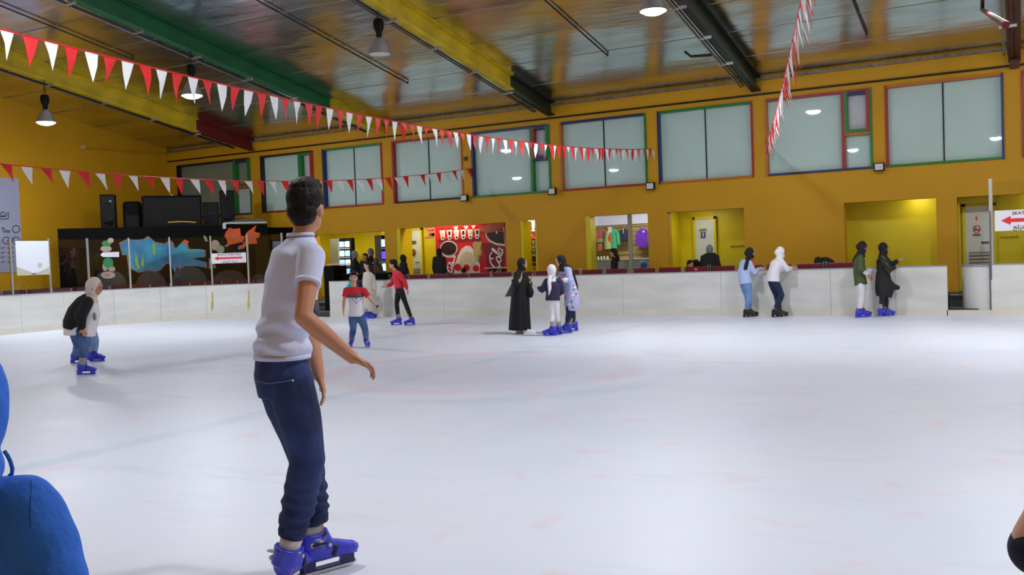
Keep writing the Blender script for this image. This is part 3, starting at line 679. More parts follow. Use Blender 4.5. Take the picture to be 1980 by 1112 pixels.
AR = ''.join(chr(c) for c in (0xFE9E, 0xFEE0, 0xFEB0, 0xFE98, 0xFEDF, 0xFE8D, 0x20, 0xFEE9, 0xFE8E, 0xFEA0, 0xFE97, 0xFE8D))
def arrow_sign(label, c, xd, w, h, n):
    """n points to the viewer"""
    up = V((0, 0, 1)); c = V(c); xd = V(xd).normalized(); n = V(n).normalized()
    t = thing('direction_sign', label, 'sign', tuple(c))
    P = lambda u, v, o: c+xd*(u*w)+up*(v*h)+n*o
    MB().prism([P(-.5, -.5, 0), P(.5, -.5, 0), P(.5, .5, 0), P(-.5, .5, 0)], n*.01).build('sign_plate', M_sign, t)
    MB().prism([P(-.42, 0, .011), P(-.3, -.22, .011), P(-.3, -.09, .011), P(.4, -.09, .011), P(.4, .09, .011), P(-.3, .09, .011), P(-.3, .22, .011)], n*.004).build('arrow', M_sred, t)
    return t, P
xd = V((1, 0, 0))
c = wy(2001, 424, FB+.02)
t, P = arrow_sign('white SKATE sign with a red arrow on glass beside the tall post', c, xd, 1.34, .39, (0, -1, 0))
text('SKATE THIS WAY', 'lettering', M_sblk, t, P(-.28, .33, .013), xd, (0, 0, 1), .088, align='LEFT', bold=.001)
text(AR, 'lettering', M_sblk, t, P(-.27, -.34, .013), xd, (0, 0, 1), .11, align='LEFT', bold=.0015)
s = (on_path(413, 1.7)+on_path(473, 1.7))/2
p, _ = sub(PATH_L, s-.3, s+.3); xd2 = (p[-1]-p[0]).normalized(); n2 = V((xd2.y, -xd2.x, 0)); m_ = (p[0]+p[-1])/2
z = wy(443, 499, m_.y).z
t, P = arrow_sign('small white sign with a red arrow on the curved glass screen', m_+n2*.03+V((0, 0, z)), xd2, 1.0, .29, n2)
text('SKATE THIS WAY', 'lettering', M_sblk, t, P(.03, .33, .013), xd2, (0, 0, 1), .09)
text(AR, 'lettering', M_sblk, t, P(.03, -.35, .013), xd2, (0, 0, 1), .1)
s = on_path(211, 1.6); p, _ = sub(PATH_L, s-.2, s+.2); xd3 = (p[-1]-p[0]).normalized(); n3 = V((xd3.y, -xd3.x, 0)); m_ = (p[0]+p[-1])/2+n3*.02
q = lambda x, y: (lambda w: V((w.x, w.y, w.z)))(on_plane(x, y, m_, n3))
tag(MB().prism([q(194, 493), (q(199, 488)), q(230, 487), q(230, 497), q(199, 497)], n3*.008).build('arrow_sign', M_sign), 'plain white arrow sign in front of the green painted figure', 'sign')

# ------------------------------------------------------------------ floodlights under the upper windows
for px, py, lab in ((898, 383, 'small black floodlight under the window behind the end of the lower bunting'), (1068, 370, 'small black floodlight under the green framed window with a vent'), (1258, 360, 'small black floodlight under the blue topped window'), (1700, 323, 'small black floodlight under the window with the red mullion')):
    c = wy(px, py, WALL_Y-.14)
    t = thing('floodlight', lab, 'floodlight', tuple(c), 'floodlights under the windows')
    MB().box(c, (.22, .09, .18), bev=.012).build('housing', M_blackg, t)
    MB().box(c+V((0, -.048, 0)), (.17, .01, .135)).build('lens', mat('flood_lens', (205, 210, 212), .2), t)
    MB().box(c+V((0, .09, .02)), (.05, .11, .05)).build('bracket', M_dark, t)
# small plate on the pillar by the bunting end
tag(MB().box(wy(900, 307, WALL_Y-.03), (.09, .05, .11)).build('sensor_box', mat('brown_plastic', (80, 34, 20), .5)), 'small dark sensor box on the pillar above the lower bunting end', 'sensor')

# ------------------------------------------------------------------ maroon seats behind the boards
def bench(label, X0, n, Y=20.55, w=.62, start=None):
    t = thing('seat_row', label, 'bench', (X0, Y, FLOOR_Z), 'rows of maroon seats behind the boards')
    for k in range(n):
        x = X0+k*w
        MB().box((x+w/2, Y+.02, .965), (w-.1, .035, .25), bev=.012).build('seat_back', M_maroon, t)
        MB().box((x+w/2, Y+.24, .76), (w-.1, .42, .035), bev=.012).build('seat', M_maroon, t)
        for dx in (.025, -.025):
            MB().tube([(x+dx, Y+.05, FLOOR_Z), (x+dx, Y+.05, .9), (x+dx, Y-.02, 1.1), (x+dx+.015, Y-.02, 1.115)], .011, n=6).build('bracket', M_alu, t)
    MB().box((X0+n*w/2, Y+.2, .7), (n*w, .05, .05)).build('rail', M_dark, t)
    return t
bench('maroon seats behind the far boards, before the red kiosk', -14.9, 5)
bench('maroon seats behind the far boards, before the clothes shop window', -11.75, 6)
bench('maroon seats behind the far boards, before the blue sign washroom door', -7.95, 6)
bench('maroon seats behind the far boards, ending at the bright yellow niche', -4.2, 2)
def bench2(label, s0, s1, n):
    p0, _ = sub(PATH_L, s0, s0+.01); t = thing('seat_row', label, 'bench', tuple(p0[0]), 'rows of maroon seats behind the boards')
    for k in range(n):
        a = s0+(s1-s0)*k/n; c = s0+(s1-s0)*(k+.9)/n
        p, _ = sub(PATH_L, a, c)
        ribbon(p, .35, .385, .88, 1.09).build('seat_back', M_maroon, t); ribbon(p, .4, .75, .74, .775).build('seat', M_maroon, t)
        p, _ = sub(PATH_L, c+.02, c+.05); ribbon(p, .36, .4, .36, 1.07).build('bracket', M_alu, t)
    return t
bench2('maroon seats behind the glass below the white poster', on_path(-80, 1), on_path(118, 1), 4)
bench2('maroon seats behind the glass below the spray paintings', on_path(122, 1), on_path(330, 1), 6)
bench2('maroon seats behind the glass below the red arrow sign', on_path(335, 1), on_path(505, 1), 6)

# ------------------------------------------------------------------ room A: vending machines, counter
M_cab = mat('machine_grey', (92, 94, 76), .4); M_lit = mat('blue_display', (120, 170, 255), .3, emit=1.6); M_lit2 = mat('violet_display', (96, 60, 255), .3, emit=1.6)
M_litw = mat('pale_display', (190, 225, 235), .3, emit=1.3)
def machine(label, px0, px1, pyt, Y, rows, lit, depth_=.8):
    a, c = wy(px0, pyt, Y), wy(px1, pyt, Y); w = c.x-a.x; top = (a.z+c.z)/2
    t = thing('vending_machine', label, 'machine', ((a.x+c.x)/2, Y, FLOOR_Z), 'lit machines in the yellow room')
    MB().bx(a.x, c.x, Y+.06, Y+depth_, FLOOR_Z, top).build('cabinet', M_black, t)
    MB().bx(a.x, a.x+w*.4, Y, Y+.06, FLOOR_Z, top).build('side_panel', M_cab, t)
    MB().bx(a.x-.08, c.x+.08, Y-.1, Y+.02, 1.42, 1.46).build('ledge', M_alu, t)
    x0 = a.x+w*.42; zs = FLOOR_Z+.4; hgt = (top-zs-.06)/rows
    for r in range(rows):
        z = zs+r*hgt; f = MB().bx(x0, c.x-.04, Y+.01, Y+.06, z, z+.03).build('shelf', M_alu, t)
        for q in range(2):
            ww = (c.x-.04-x0)/2; MB().box((x0+ww*(q+.5), Y+.03, z+hgt*.52), (ww*.8, .04, hgt*.62), bev=.015).build('display', (lit, M_litw)[(r+q) % 2 if rows > 3 else 0], t)
    MB().bx(x0-.03, x0, Y, Y+.06, zs, top).build('post', M_alu, t)
    return t
machine('grey vending machine with pale blue lit compartments and a white ledge', 637, 677, 461, 23.6, 5, M_lit, .22)
machine('black vending machine with violet lit compartments at the room corner', 724, 752, 455, 22.42, 4, M_lit2, .45)
a = wy(622, 514, 20.5)
t = thing('counter', 'black counter unit at the dark gate gap behind the boy', 'counter', (-16.8, 20.6, FLOOR_Z))
MB().bx(-17.0, -16.64, 20.34, 20.9, FLOOR_Z-.2, 1.4).build('end_panel', M_black, t); MB().bx(-16.62, -14.95, 20.6, 20.95, FLOOR_Z, 1.13).build('front_panel', M_black, t); MB().bx(-16.62, -14.95, 20.55, 21.0, 1.13, 1.17).build('worktop', M_blackg, t)

# ------------------------------------------------------------------ doors
def door(name, x0, x1, Y, ztop, louvre=None, handle=True, M_grey=M_yel):
    d = MB().bx(x0, x1, Y-.045, Y, FLOOR_Z+.01, ztop).build(name, M_doorw); struct(d)
    MB().bx(x0-.06, x0, Y-.07, Y, FLOOR_Z, ztop+.06).build('door_frame', M_grey, d); MB().bx(x0-.06, x1+.06, Y-.07, Y, ztop, ztop+.06).build('door_frame', M_grey, d); MB().bx(x1, x1+.06, Y-.07, Y, FLOOR_Z, ztop+.06).build('door_frame', M_grey, d)
    if louvre:
        z = louvre[0]
        while z < louvre[1]:
            M = Matrix.Rotation(.5, 3, 'X'); MB().box(((x0+x1)/2, Y-.06, z), (x1-x0-.12, .012, .055), M=M).build('slat', M_white, d)
            MB().box(((x0+x1)/2, Y-.047, z+.035), (x1-x0-.12, .006, .018)).build('slat_gap', M_dark, d); z += .075
    if handle: MB().tube([(x1-.09, Y-.05, 1.4), (x1-.09, Y-.1, 1.4), (x1-.2, Y-.1, 1.4)], .012, n=6).build('handle', M_dark, d)
    return d
d1 = door('door_1', wy(785, 455, 24.2).x, wy(812, 455, 24.2).x, 24.28, 2.42, (.5, 1.2))
Y = 23.66; d2 = door('door_2', wy(1345, 430, Y).x, wy(1381, 430, Y).x, Y, wy(1362, 424, Y).z, (.5, 1.15))
Y = 22.83; d3 = door('door_3', wy(1866, 400, Y).x, wy(1920, 400, Y).x, Y, wy(1890, 399, Y).z, (.62, 1.2))
M_blue = mat('sign_blue', (52, 78, 190), .4); M_brass = mat('brass_plate', (170, 140, 50), .4, .3)
def doorsign(d, px, Y, m, name): return flat(name, px, Y, m, d, th=.006)
def man(d, cx, cy, s, Y, m):
    flat('pictogram', oval(cx, cy-4.2*s, 1.3*s, 1.3*s, 8), Y, m, d, th=.004); flat('pictogram', [(cx-1.8*s, cy-2.4*s), (cx+1.8*s, cy-2.4*s), (cx+1.5*s, cy+1*s), (cx+.9*s, cy+5*s), (cx-.9*s, cy+5*s), (cx-1.5*s, cy+1*s)], Y, m, d, th=.004)
Yd = 23.6
doorsign(d2, [(1352, 443), (1366, 442), (1366, 446.5), (1352, 447)], Yd, M_brass, 'sign_plate'); doorsign(d2, [(1355, 449), (1364, 448.5), (1364, 460), (1355, 460.5)], Yd, M_blue, 'sign_plate'); man(d2, 1359.5, 454, .8, Yd-.006, M_sign)
Yd = 22.775
def ring(cx, cy, r, w, n=20): return oval(cx, cy, r, r, n), oval(cx, cy, r-w, r-w, n)
def ring_sign(d, cx, cy, r, w, Y, m):
    o, i = ring(cx, cy, r, w); b = MB(); n = len(o)
    O = [wy(x, y, Y) for x, y in o]; I = [wy(x, y, Y) for x, y in i]; e = V((0, .005, 0))
    b.v = O+I+[p+e for p in O]+[p+e for p in I]
    for k in range(n):
        q = (k+1) % n; b.f += [(k, q, n+q, n+k), (2*n+k, 3*n+k, 3*n+q, 2*n+q), (k, 2*n+k, 2*n+q, q), (n+k, n+q, 3*n+q, 3*n+k)]
    b.build('ban_ring', m, d)
    flat('ban_bar', [(cx-r*.75, cy-r*.6), (cx-r*.6, cy-r*.75), (cx+r*.75, cy+r*.6), (cx+r*.6, cy+r*.75)], Y, m, d, th=.004)
ring_sign(d3, 1888.5, 443, 7.5, 1.8, Yd, M_sred)
flat('pictogram', [(1883, 442), (1891, 444), (1894, 442), (1894, 444.5), (1884, 446)], Yd, M_sblk, d3, th=.003)
for k in range(2): flat('caption', [(1881, 452.5+2.5*k), (1896, 452+2.5*k), (1896, 453.6+2.5*k), (1881, 454+2.5*k)], Yd, M_sblk, d3, th=.003)
flat('pictogram', [(1888, 417), (1890.5, 424), (1889.2, 424), (1889, 427), (1887.3, 427), (1887, 424), (1885.6, 424)], Yd, M_sred, d3, th=.003)
flat('lock', [(1898, 467), (1901, 467), (1901, 472), (1898, 472)], Yd, M_dark, d3, th=.01)
Yd = 24.2
ring_sign(d1, 798.5, 487, 5.4, 2.6, Yd, mat('sign_rust', (150, 60, 40), .5)); flat('caption', [(792, 466), (804, 465.5), (804, 471), (792, 471.5)], Yd, M_grey, d1, th=.003); flat('caption', [(794, 493), (803, 493), (803, 495), (794, 495)], Yd, M_sblk, d1, th=.003)
# yellow surround of the no smoking doorway
struct(MB().bx(-1.1, wy(1856, 400, 22.5).x, 22.32, 22.75, FLOOR_Z, 2.38).build('trim_3', M_yel)); struct(MB().bx(wy(1856, 400, 22.5).x, -.4, 22.45, 22.75, wy(1880, 393, 22.5).z, 2.38).build('trim_4', M_yel))
for cx, cy, Yh, who in ((1426, 476, 23.69, 'row of small wire hooks on the yellow wall beside the blue sign door'), (1952, 458, 22.84, 'small wire hooks on the yellow wall behind the SKATE glass')):
    c = wy(cx, cy, Yh); t = thing('hook_rail', who, 'hooks', tuple(c))
    MB().box(c, (.36, .02, .02)).build('rail', M_brass, t)
    for k in range(4): x = c.x-.14+.093*k; MB().tube([(x, c.y-.01, c.z), (x, c.y-.05, c.z-.02), (x, c.y-.05, c.z+.05)], .006, n=5).build('hook', M_brass, t)

# ------------------------------------------------------------------ room B: red snack kiosk
KY = 22.62
k0, k1 = wy(841, 440, KY).x, -12.28
M_cola = mat('cola_brown', (46, 28, 24), .3, var=.3, vscale=12); M_cream = mat('print_cream', (222, 216, 204), .5); M_ice_ = mat('print_icecream', (214, 196, 158), .5, var=.15, vscale=8); M_skin_p = mat('print_skin', (206, 120, 92), .5, var=.15, vscale=9); M_fries = mat('print_fries', (204, 176, 96), .5, var=.3, vscale=14)
M_dred = mat('print_dark_red', (120, 14, 20), .4)
kio = thing('snack_kiosk', 'red printed snack kiosk with drink, ice cream and fries pictures', 'kiosk', ((k0+k1)/2, KY, FLOOR_Z))
MB().bx(k0, k1, KY, KY+.9, FLOOR_Z, 2.62).build('cabinet', M_red, kio)
fk = lambda n, px, m, o=.004: flat(n, px, KY, m, kio, th=.004, off=o+.004)
fk('printed_band', [(847, 463), (930, 459), (930, 466), (847, 469)], M_dred, .002)
fk('printed_band', [(933, 470), (976, 468), (976, 526), (944, 526)], M_dred, .001)
for k in range(6):                      # row of little cups
    x = 851+13.4*k; y = 452-.45*k
    fk('printed_cup', [(x-1, y-6), (x+10, y-7), (x+9, y+8), (x+7, y+12), (x+2.5, y+12), (x+1, y+3)], M_cream, .006)
    fk('printed_drink', [(x+2.5, y-4), (x+7, y-4.5), (x+7, y+3), (x+3, y+3.5)], M_cola if k % 2 else M_ice_, .011); fk('printed_detail', oval(x+5.5, y+8, 2, 2, 8), M_cola, .012)
for k, (x, m) in enumerate(((856, M_dred), (868, M_dred), (882, M_cream), (893, M_dred), (902, M_cream), (909, M_red), (916, M_cream))): fk('printed_ribbon', [(x-5, 440-.6*k), (x+4, 439-.6*k), (x+1, 446-.6*k), (x-2, 445-.6*k)], m, .006)
fk('printed_cup', oval(868, 481, 17, 15.5, 20), M_cream, .005); fk('printed_drink', oval(868, 480.5, 15, 13.2, 20), M_cola, .01)
fk('printed_cup', [(857, 493), (882, 494), (874, 530), (866, 530)], M_cream, .004); fk('printed_label', [(860, 498), (878, 498), (872, 528), (867, 528)], M_red, .009)
fk('printed_bowl', [(878, 530), (880, 512), (886, 494), (893, 481), (901, 475), (910, 476), (917, 484), (923, 496), (928, 512), (928, 530)], M_cream, .006)
fk('printed_ice_cream', [(886, 526), (888, 508), (893, 492), (902, 486), (912, 488), (919, 497), (921, 512), (918, 528)], M_ice_, .011)
for cx, cy, r, m in ((886, 517, 7, M_red), (903, 518, 6.5, M_red), (921, 519, 6.5, M_red), (885, 513, 4, mat('print_orange', (226, 130, 40), .5)), (897, 523, 5, M_cola)): fk('printed_fruit', oval(cx, cy, r, r, 10), m, .015+.001*(cx % 3))
for k in range(6): fk('printed_fries', [(914+3*k, 470-(k % 3)*2), (917+3*k, 469-(k % 2)*3), (921+1.6*k, 490), (918+1.6*k, 491)], M_fries, .012+.001*k)
fk('printed_fries_cup', [(915, 484), (933, 483), (928, 506), (919, 507)], M_fries, .01); fk('printed_fork', [(926, 494), (930, 494), (930, 508), (926, 507)], M_grey, .016)
fk('printed_arm', [(928, 440), (945, 434), (975, 431), (975, 440), (955, 447), (936, 449), (928, 446)], M_skin_p, .017)
fk('printed_cup', [(939, 449), (975, 446), (977, 476), (960, 474), (946, 467), (940, 458)], M_cream, .006); fk('printed_drink', [(941, 450), (974, 447), (976, 472), (960, 470), (948, 464), (942, 457)], M_cola, .012)
fk('printed_straw', [(959, 446), (963, 446), (963, 452), (960, 452)], M_cream, .02); fk('printed_straw', [(973, 440), (976, 440), (976, 446), (974, 446)], M_cream, .02)
# hand cut-out on the kiosk's edge
for px in ([(822, 440), (840, 440), (838, 446), (826, 446)], [(826, 447), (840, 443), (841, 457), (834, 455)], [(828, 454), (840, 450), (840, 457), (827, 457)], [(820, 459), (838, 456), (836, 461), (822, 462.5)]): flat('hand_print', px, KY-.03, M_skin_p, kio, th=.03)
MB().bx(wy(938, 518, KY-.15).x, -12.3, KY-.2, KY-.03, wy(955, 519.5, KY-.15).z, wy(955, 517, KY-.15).z).build('ledge', M_alu, kio)
def stroke(px, Y, w, m, parent, name='lettering'):
    return MB().tube([wy(x, y, Y) for x, y in px], w, n=6).build(name, m, parent)
def bez(p, n=8):
    out = []
    for i in range(len(p)-1):
        p0 = p[max(i-1, 0)]; p1 = p[i]; p2 = p[i+1]; p3 = p[min(i+2, len(p)-1)]
        for k in range(n):
            t = k/n; out.append(tuple(.5*((2*p1[a])+(-p0[a]+p2[a])*t+(2*p0[a]-5*p1[a]+4*p2[a]-p3[a])*t*t+(-p0[a]+3*p1[a]-3*p2[a]+p3[a])*t**3) for a in (0, 1)))
    return out+[p[-1]]
# white script word running up the kiosk: letters are drawn in word space (x along the word, y letter height) and laid along a steep line
def script(word, ox, oy, ang, s, Y, parent, wd, m=M_sign):
    G = {'C': ([(3.2, 3.4), (2.6, 4.4), (1.4, 4.2), (.4, 2.6), (.5, .8), (1.6, -.1), (2.8, .5), (3.4, 1.4)], [(2.2, 4.6), (3.6, 5.0), (5.5, 4.4)]),
         'o': ([(1.2, 2.2), (.3, 1.8), (.1, .8), (.8, 0), (1.7, .5), (1.8, 1.5), (1.2, 2.2)],), 'c': ([(1.6, 1.7), (1.0, 2.2), (.2, 1.3), (.5, .1), (1.6, .3)],),
         'a': ([(1.6, 1.9), (.8, 2.2), (.1, 1.1), (.6, 0), (1.5, .8), (1.8, 2.1), (1.7, .4), (2.3, .2)],), 'l': ([(.1, .4), (1.1, 2.4), (1.6, 4.2), (1.1, 4.6), (.8, 3.2), (.8, .6), (1.5, .1)],), '-': ([(.2, 1.2), (1.2, 1.3)],)}
    adv = {'C': 3.3, 'o': 2.0, 'c': 1.8, 'a': 2.2, 'l': 1.5, '-': 1.4}; x = 0; ca, sa = math.cos(ang), math.sin(ang)
    for ch in word:
        for st in G[ch]:
            stroke([(ox+((x+p[0]+.35*p[1])*ca-p[1]*sa*1.0)*s, oy-((x+p[0]+.35*p[1])*sa+p[1]*ca)*s) for p in bez(st, 5)], Y, wd, m, parent)
        x += adv[ch]
script('Coca', 963, 552, 1.36, 3.7, KY-.025, kio, .019)
script('Cola', 965, 524, 1.36, 4.7, KY-.025, kio, .021)
script('Cola', 873, 529, 1.3, 2.35, KY-.02, kio, .012)

# ------------------------------------------------------------------ niche C: shelves of glassware and caps
CY = 22.75
t = thing('display_shelf', 'narrow white display shelving with caps and glasses', 'shelf', (-11.7, CY, FLOOR_Z))
MB().bx(-12.1, -11.14, CY+.3, CY+.34, FLOOR_Z, 2.55).build('back_panel', mat('shelf_back', (196, 206, 200), .5), t)
shz = [wy(1020, y, CY).z for y in (460, 478, 494, 507)]
for z in shz: MB().bx(-12.1, -11.14, CY, CY+.3, z-.02, z).build('shelf_board', M_white, t)
MB().bx(-12.1, -11.75, CY, CY+.3, FLOOR_Z, shz[3]-.1).build('base_cabinet', M_white, t); MB().bx(-11.75, -11.14, CY, CY+.3, FLOOR_Z, shz[3]-.1).build('base_cabinet', M_wall, t)
c = wy(1021, 437, CY)
MB().box((c.x, CY+.05, c.z), (.62, .02, .3)).build('header_panel', M_sign, t)
for k in range(7): x = c.x-.27+.09*k; MB().tube([(x, CY+.035, c.z-.12), (x+(.05 if k % 2 else -.01), CY+.035, c.z+.12)], .013, n=5).build('header_stripe', mat('plum_ink', (70, 44, 70), .5), t)
for k, (px, m, lab) in enumerate(((1015, M_sign, 'white cap on the narrow display shelf, first from the yellow edge'), (1022, M_sign, 'white cap on the narrow display shelf beside the red one'), (1029, M_sred, 'red cap on the narrow display shelf'))):
    c = wy(px, 455, CY+.1); z = shz[0]
    t = thing('cap', lab, 'cap', (c.x, CY+.14, z)); b = MB(); b.ell((c.x, CY+.14, z+.01), (.085, .1, .12)); b.build('crown', m, t, smooth=True); MB().box((c.x, CY+.02, z+.015), (.14, .1, .015), bev=.005).build('brim', m, t)
M_gl2 = mat('pale_glassware', (200, 214, 204), .1)
for j, (z, off) in enumerate(((shz[1], .05), (shz[2], .0))):
    for k in range(5):
        x = wy(1010+6*k, 470, CY).x; tt = tag(MB().lathe((x, CY+.12, z), [(.03, 0), (.035, .02), (.012, .05), (.012, .09), (.04, .14), (.042, .2), (.038, .2)], 10, cap=True).build('glass', M_gl2, smooth=True), 'pale glass goblet on the %s glassware shelf' % ('upper' if j == 0 else 'lower'), 'glass', 'goblets on the narrow shelves')
for k, (px, m, lab) in enumerate(((1010, M_blue, 'blue box on the lowest display shelf'), (1014, M_sblk, 'black box on the lowest display shelf'), (1019, M_blue, 'blue box beside the black box on the lowest display shelf'), (1026, mat('brown_box', (90, 70, 44), .5), 'brown box on the lowest display shelf'), (1031, mat('brown_box', (1, 1, 1)), 'brown box at the yellow end of the lowest display shelf'))):
    x = wy(px, 500, CY).x; tag(MB().box((x, CY+.12, shz[3]+.06), (.055, .1, .12), bev=.006).build('box', m), lab, 'box', 'small boxes on the lowest display shelf')

# ------------------------------------------------------------------ shop D: clothes behind the shop front
DYB = 24.72
c0, c1 = wy(1120, 430, DYB).x, -7.86
t = thing('header_panel', 'pale lit header panel above the hanging clothes', 'panel', ((c0+c1)/2, DYB, 2.3)); MB().bx(-11.0, -7.93, DYB, DYB+.06, wy(1200, 434, DYB).z, 2.74).build('panel', mat('header_lilac', (214, 214, 240), .4, emit=.35), t)
for k in range(14): MB().bx(-11.0, -7.93, DYB+.05, DYB+.07, .5+.13*k, .515+.13*k).build('slat_groove', mat('slat_shadow', (150, 130, 84), .7), t)
tag(MB().bx(wy(1134, 440, 24.7).x, wy(1149, 440, 24.7).x, 24.66, 24.72, wy(1140, 440, 24.7).z, wy(1140, 418, 24.7).z).build('light_box', mat('light_box', (180, 226, 255), .4, emit=1.2)), 'pale blue light box high in the shop corner', 'light')
def garment(name, label, cx, yt, yb, wpx, m, Y, sleeves=True, extra=None, cat='garment'):
    c = wy(cx, yt, Y); hgt = c.z-wy(cx, yb, Y).z; w = wy(cx+wpx/2, yt, Y).x-wy(cx-wpx/2, yt, Y).x
    t = thing(name, label, cat, (c.x, Y, c.z))
    b = MB(); S_ = V((1, 0, 0))
    b.tube([c+V((0, 0, -.01)), c+V((0, 0, -.07)), c+V((0, 0, -hgt*.35)), c+V((0, 0, -hgt))], [(w*.1, .04), (w*.27, .06), (w*.27, .07), (w*.31, .06)], side=S_, n=12)
    if sleeves:
        for s in (-1, 1): b.tube([c+V((s*w*.18, 0, -.08)), c+V((s*w*.36, -.02, -hgt*.3)), c+V((s*w*.42, -.03, -hgt*.85))], [.05, .055, .045], n=8)
    b.build('cloth', m, t, vox=.018, sm=3)
    MB().tube([c+V((-w*.2, 0, -.05)), c+V((0, 0, .02)), c+V((w*.2, 0, -.05))], .008, n=5).build('hanger', M_alu, t)
    MB().tube([c+V((0, 0, .02)), c+V((0, .02, .07)), c+V((0, DYB-c.y, .06))], .006, n=5).build('hook', M_alu, t)
    if extra: extra(t, c, w, hgt)
    return t
M_pink = mat('cloth_pink', (226, 132, 146), .8, var=.2, vscale=9); M_mint = mat('cloth_mint', (70, 186, 150), .8, var=.2, vscale=8); M_navy2 = mat('cloth_navy', (38, 38, 74), .8); M_purp = mat('cloth_purple', (104, 36, 196), .75, var=.25, vscale=7)
M_peach = mat('cloth_peach', (220, 170, 150), .8); M_lime2 = mat('cloth_sage', (190, 196, 140), .8)
DY = 24.5
garment('top', 'pink top with a pale waist hanging in the shop', 1161, 441, 470, 26, M_pink, DY, True, lambda t, c, w, h: MB().tube([c+V((0, -.05, -h*.72)), c+V((0, -.05, -h*.95))], [(w*.31, .05), (w*.32, .05)], side=V((1, 0, 0)), n=12).build('waistband', M_lime2, t))
garment('skirt', 'pink skirt hanging below the pink top in the shop', 1161, 469, 486, 26, M_pink, DY, False)
garment('jacket', 'mint green jacket with a white tag hanging in the shop', 1183, 440, 481, 32, M_mint, DY-.1, True, lambda t, c, w, h: (MB().box(c+V((-.02, -.1, -.06)), (.11, .01, .16)).build('tag', M_sign, t), MB().ell(c+V((-w*.1, -.07, -h*.5)), (.06, .03, .12)).build('motif', mat('cloth_rust', (200, 84, 40), .8), t), MB().tube([c+V((-w*.2, -.05, -.1)), c+V((-w*.24, -.05, -h)), ], [(.07, .05), (.1, .05)], side=V((1, 0, 0)), n=8).build('lining', M_lime2, t)))
garment('jacket', 'short navy jacket with a white zip hanging in the shop', 1207, 441, 467, 22, M_navy2, DY, True, lambda t, c, w, h: MB().box(c+V((0, -.075, -.08)), (.02, .01, .14)).build('zip', M_sign, t))
garment('jacket', 'bright purple jacket with a white badge hanging in the shop', 1242, 440, 480, 26, M_purp, DY, True, lambda t, c, w, h: MB().ell(c+V((.06, -.08, -.12)), (.025, .01, .025)).build('badge', M_sign, t))
t = thing('shop_counter', 'pale blue white shop counter behind the dark haired child', 'counter', (-9, 23.6, FLOOR_Z))
cz = wy(1190, 503, 23.6).z; MB().bx(wy(1150, 510, 23.6).x, -7.94, 23.6, 24.0, FLOOR_Z, cz).build('front_panel', mat('counter_blue', (176, 190, 212), .35), t); MB().bx(-10.9, -7.94, 23.55, 24.05, cz, cz+.03).build('worktop', M_white, t)
for k in range(7):
    x = wy(1138+6*k, 500, 23.7).x; tag(MB().lathe((x, 23.72, cz+.03), [(.03, 0), (.035, .03), (.02, .07), (.02, .09)], 8, cap=True).build('jar', M_gl2, smooth=True), 'tiny pale jar in a line on the shop counter', 'jar', 'tiny jars on the shop counter')
sf = thing('shop_glazing', 'glazed shop front with white post and a grey door frame', 'window', (-8.9, 22.35, FLOOR_Z))
Yf = 22.4
x = wy(1146, 470, Yf).x; MB().bx(x-.03, x+.03, Yf-.03, Yf+.03, FLOOR_Z, 2.45).build('post', M_white, sf)
x = wy(1219, 470, Yf).x; MB().bx(x-.05, x+.05, Yf-.03, Yf+.03, FLOOR_Z, 2.45).build('post', mat('post_grey', (168, 166, 152), .4, .4), sf)
MB().bx(-9.72, -8.04, Yf-.006, Yf+.006, FLOOR_Z, 2.43).build('pane', GLASS, sf)
for dx in (-.02, .05): x = wy(1226, 490, Yf-.05).x+dx; MB().tube([(x, Yf-.02, 1.35), (x, Yf-.07, 1.36), (x, Yf-.07, 1.52), (x, Yf-.02, 1.53)], .01, n=6).build('handle', M_chrome, sf)
struct(MB().bx(-9.72, -9.6, 22.0, 22.35, FLOOR_Z, 2.43).build('trim_5', M_yel)); struct(MB().bx(-11.64, -11.56, 22.02, 22.5, FLOOR_Z, 2.42).build('trim_6', M_yel)); struct(MB().bx(-11.2, -11.14, 22.02, 22.4, FLOOR_Z, 2.42).build('trim_7', M_yel))
struct(MB().bx(-15.68, -15.54, 22.02, 22.6, FLOOR_Z, 2.4).build('trim_8', M_yel))
# ------------------------------------------------------------------ people
M_skin = mat('skin_tan', (196, 140, 108), .5, var=.06, vscale=9); M_skinl = mat('skin_light', (214, 166, 140), .5, var=.05, vscale=9)
M_eye = mat('eye_dark', (30, 22, 18), .3); M_lip = mat('lip', (170, 96, 84), .5); M_hair = mat('hair_black', (17, 13, 12), .6, bump=.4, bscale=70, spec=.25)
M_hijw = mat('scarf_white', (236, 234, 238), .8, bump=.3, bscale=14); M_hijb = mat('scarf_black', (18, 18, 21), .8, bump=.3, bscale=14); M_hijbeige = mat('scarf_beige', (214, 204, 198), .8, bump=.3, bscale=14); M_hijg = mat('scarf_grey', (120, 122, 124), .8, bump=.3, bscale=14)
M_jean = mat('denim_blue', (82, 116, 172), .85, rgb2=(58, 86, 136), vscale=5, bump=.15, bscale=60); M_jeanl = mat('denim_light', (128, 160, 210), .85, rgb2=(100, 134, 188), vscale=5); M_jeand = mat('denim_dark', (34, 44, 82), .85, rgb2=(26, 34, 66), vscale=5)
M_blk = mat('cloth_black', (20, 20, 23), .85, bump=.2, bscale=12); M_wht = mat('cloth_white', (232, 228, 236), .85, bump=.2, bscale=14)
M_skb = mat('skate_blue', (58, 62, 206), .28); M_skk = mat('skate_black', (24, 24, 27), .3); M_felt = mat('skate_liner_grey', (150, 148, 150), .8); M_blade = mat('skate_blade', (206, 210, 216), .2, 1); M_navyp = mat('skate_holder_navy', (30, 28, 96), .35); M_strap = mat('strap_black', (20, 20, 22), .5)
UPZ = V((0, 0, 1))
